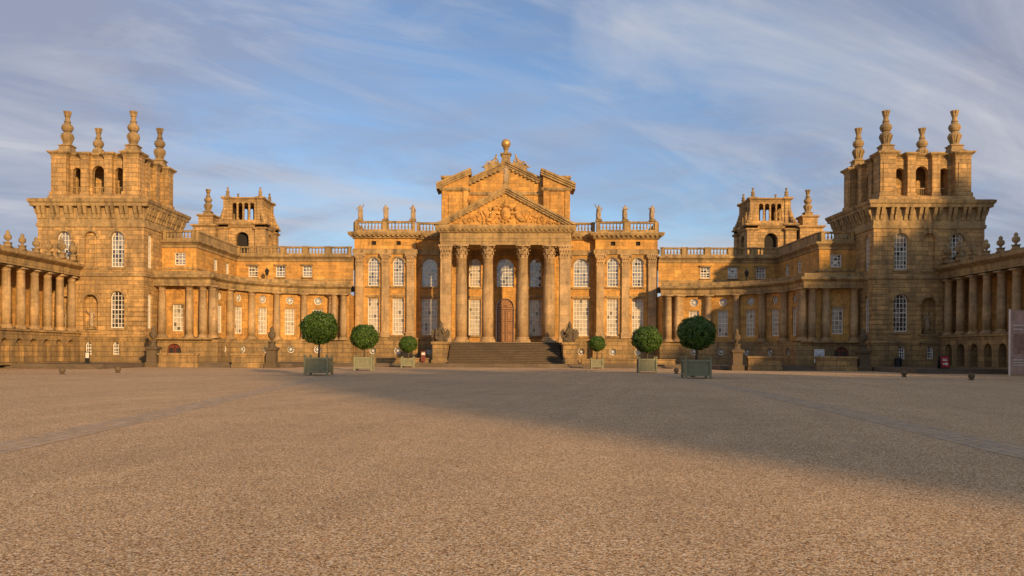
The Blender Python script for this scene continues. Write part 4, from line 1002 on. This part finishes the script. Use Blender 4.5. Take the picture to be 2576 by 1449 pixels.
t=thing('notice_board','small dark red notice panel beside the portico steps','sign',(-8.9,90.9,0.4))
b=MB(); b.box(-0.25,0.25,-0.02,0.02,0.2,1.3,0); b.box(-0.18,0.18,-0.03,-0.021,0.9,1.15,1); b.box(-0.04,0.04,0.021,0.06,0,0.3,0)
put(b.mesh('board',['reddoor','white']),'board',t,(-8.9,90.9,0.4))
t=thing('litter_bin','black slatted litter bin against the tower plinth','bin',(38.6,82.8,0.4))
b=MB(); b.lathe(0,0,0,[(0.28,0),(0.3,0.05),(0.3,0.75),(0.34,0.78),(0.34,0.85),(0.2,0.9)],12)
for k in range(12):
    a=k*math.pi/6; b.box(0.31*math.cos(a)-0.03,0.31*math.cos(a)+0.03,0.31*math.sin(a)-0.03,0.31*math.sin(a)+0.03,0.08,0.74)
put(b.mesh('bin',['black']),'bin',t,(38.6,82.8,0.4))

# ---------------------------------------------------------------- unseen trees, added to cast the long evening shadow
BIG=[crown_mesh(1,1,6500,0.105,s,'leaf2',amp=0.22,gap=-0.7) for s in(11,12)]
for i,(p,X,top,rad) in enumerate(((16.3,50,32,6.5),(23.5,52,31,7),(31.5,51,29,7),(39.5,53,25,7),(47.5,53,18.5,6.5),(56,57,14.5,5.5),(68,68,25,5.5),(75,67,28,5.5),(82,68,29,5.5),(89,70,30,5.5))):
    q=(p*0.866-X)/0.5; y=p*0.5+q*0.866
    t=thing('shadow_tree','tall broadleaf tree added out of view to cast shadow','tree',(X,y,0),'unseen trees added to cast shadow')
    rz=(top-2.0)/2
    b=MB(); b.tube((0,0,0),(0.2,0.1,top*0.45),0.5,0.3,8)
    for k in range(6):
        a=k*1.05; b.tube((0.15,0.05,top*0.35),(rad*0.6*math.cos(a),rad*0.6*math.sin(a),top*0.65),0.2,0.06,6)
    put(b.mesh('trunk',['bark']),'trunk',t,(X,y,0))
    put(BIG[i%2],'crown',t,(X,y,top-rz),i*1.3,(rad,rad,rz))

# ---------------------------------------------------------------- LIGHT, SKY, CAMERA
EL=R(14.0); AZ=30
sd=Vector((math.sin(R(AZ))*math.cos(EL),-math.cos(R(AZ))*math.cos(EL),math.sin(EL)))
sun=bpy.data.lights.new('sun','SUN'); sun.energy=5.0; sun.angle=R(1.5); sun.color=(1.0,0.64,0.30)
so=bpy.data.objects.new('sun',sun); COL.objects.link(so); so.rotation_euler=sd.to_track_quat('Z','Y').to_euler(); so.location=(60,-60,60)

w=bpy.data.worlds.new('World'); scene.world=w; w.use_nodes=True; nt=w.node_tree
bg=nt.nodes['Background']
sky=N(nt,'ShaderNodeTexSky'); sky.sky_type='NISHITA'; sky.sun_disc=False; sky.sun_elevation=EL
sky.sun_rotation=math.atan2(sd.x,sd.y); sky.air_density=1.0; sky.dust_density=0.5; sky.ozone_density=2.0
tc=N(nt,'ShaderNodeTexCoord'); sp=N(nt,'ShaderNodeSeparateXYZ'); nt.links.new(tc.outputs['Generated'],sp.inputs[0])
zz=math_(nt,'ADD',math_(nt,'MAXIMUM',sp.outputs[2],0.0),0.18)
cb=N(nt,'ShaderNodeCombineXYZ'); nt.links.new(math_(nt,'DIVIDE',sp.outputs[0],zz),cb.inputs[0]); nt.links.new(math_(nt,'DIVIDE',sp.outputs[1],zz),cb.inputs[1])
v=cb.outputs[0]
v1=mapping(nt,mapping(nt,v,rot=(0,0,R(-36))),(0.5,1.2,1),loc=(1.3,0.4,0))
v2=mapping(nt,mapping(nt,v,rot=(0,0,R(-32))),(0.9,2.2,1),loc=(3.1,2.4,0))
n1=noise_t(nt,v1,1.4,8,0.56,0.8)
n2=noise_t(nt,v2,1.6,9,0.62,0.8)
n3=noise_t(nt,mapping(nt,v,(0.5,0.7,1),loc=(5.3,1.4,0)),1.0,7,0.6,0.4)
n4=noise_t(nt,mapping(nt,tc.outputs['Generated'],(2.2,2.2,10),loc=(0.7,0.2,0.3)),1.6,9,0.62,0.6)
m1=ramp(nt,n1,[(0.47,0.0),(0.74,0.95)])
m2=math_(nt,'MULTIPLY',ramp(nt,n2,[(0.47,0.0),(0.76,0.75)]),ramp(nt,n3,[(0.36,0.3),(0.6,1.0)]))
ax=math_(nt,'ABSOLUTE',math_(nt,'SUBTRACT',sp.outputs[0],0.02))
haze=math_(nt,'MULTIPLY',ramp(nt,sp.outputs[2],[(0.02,1.0),(0.30,0.35),(0.6,0.2)]),ramp(nt,n4,[(0.38,0.10),(0.60,1.0)]))
side=math_(nt,'MULTIPLY',ramp(nt,ax,[(0.18,0.0),(0.5,0.8)]),ramp(nt,n3,[(0.35,0.35),(0.6,1.0)]))
mk=math_(nt,'MINIMUM',math_(nt,'ADD',math_(nt,'ADD',m1,m2),0.03),0.88)
skyc=mixc(nt,1.0,sky.outputs[0],(1.28,1.40,1.62),'MULTIPLY')
c=mixc(nt,math_(nt,'MINIMUM',math_(nt,'ADD',haze,side),0.85),skyc,(3.5,3.65,4.75))
c=mixc(nt,mk,c,(6.2,6.4,7.1))
nt.links.new(c,bg.inputs[0]); bg.inputs[1].default_value=0.092

cam=bpy.data.cameras.new('camera'); co=bpy.data.objects.new('camera',cam); COL.objects.link(co)
cam.sensor_width=36; cam.lens=29.35; cam.clip_end=6000; cam.clip_start=0.1
yaw=R(1.2)
co.matrix_world=Matrix.Translation((0,0,1.6))@Matrix.Rotation(yaw,4,'Z')@Matrix.Rotation(R(90),4,'X')@Matrix.Rotation(R(0.3),4,'Z')
cam.shift_x=0.024; cam.shift_y=0.063
scene.camera=co
scene.view_settings.view_transform='Standard'; scene.view_settings.look='None'; scene.view_settings.exposure=0
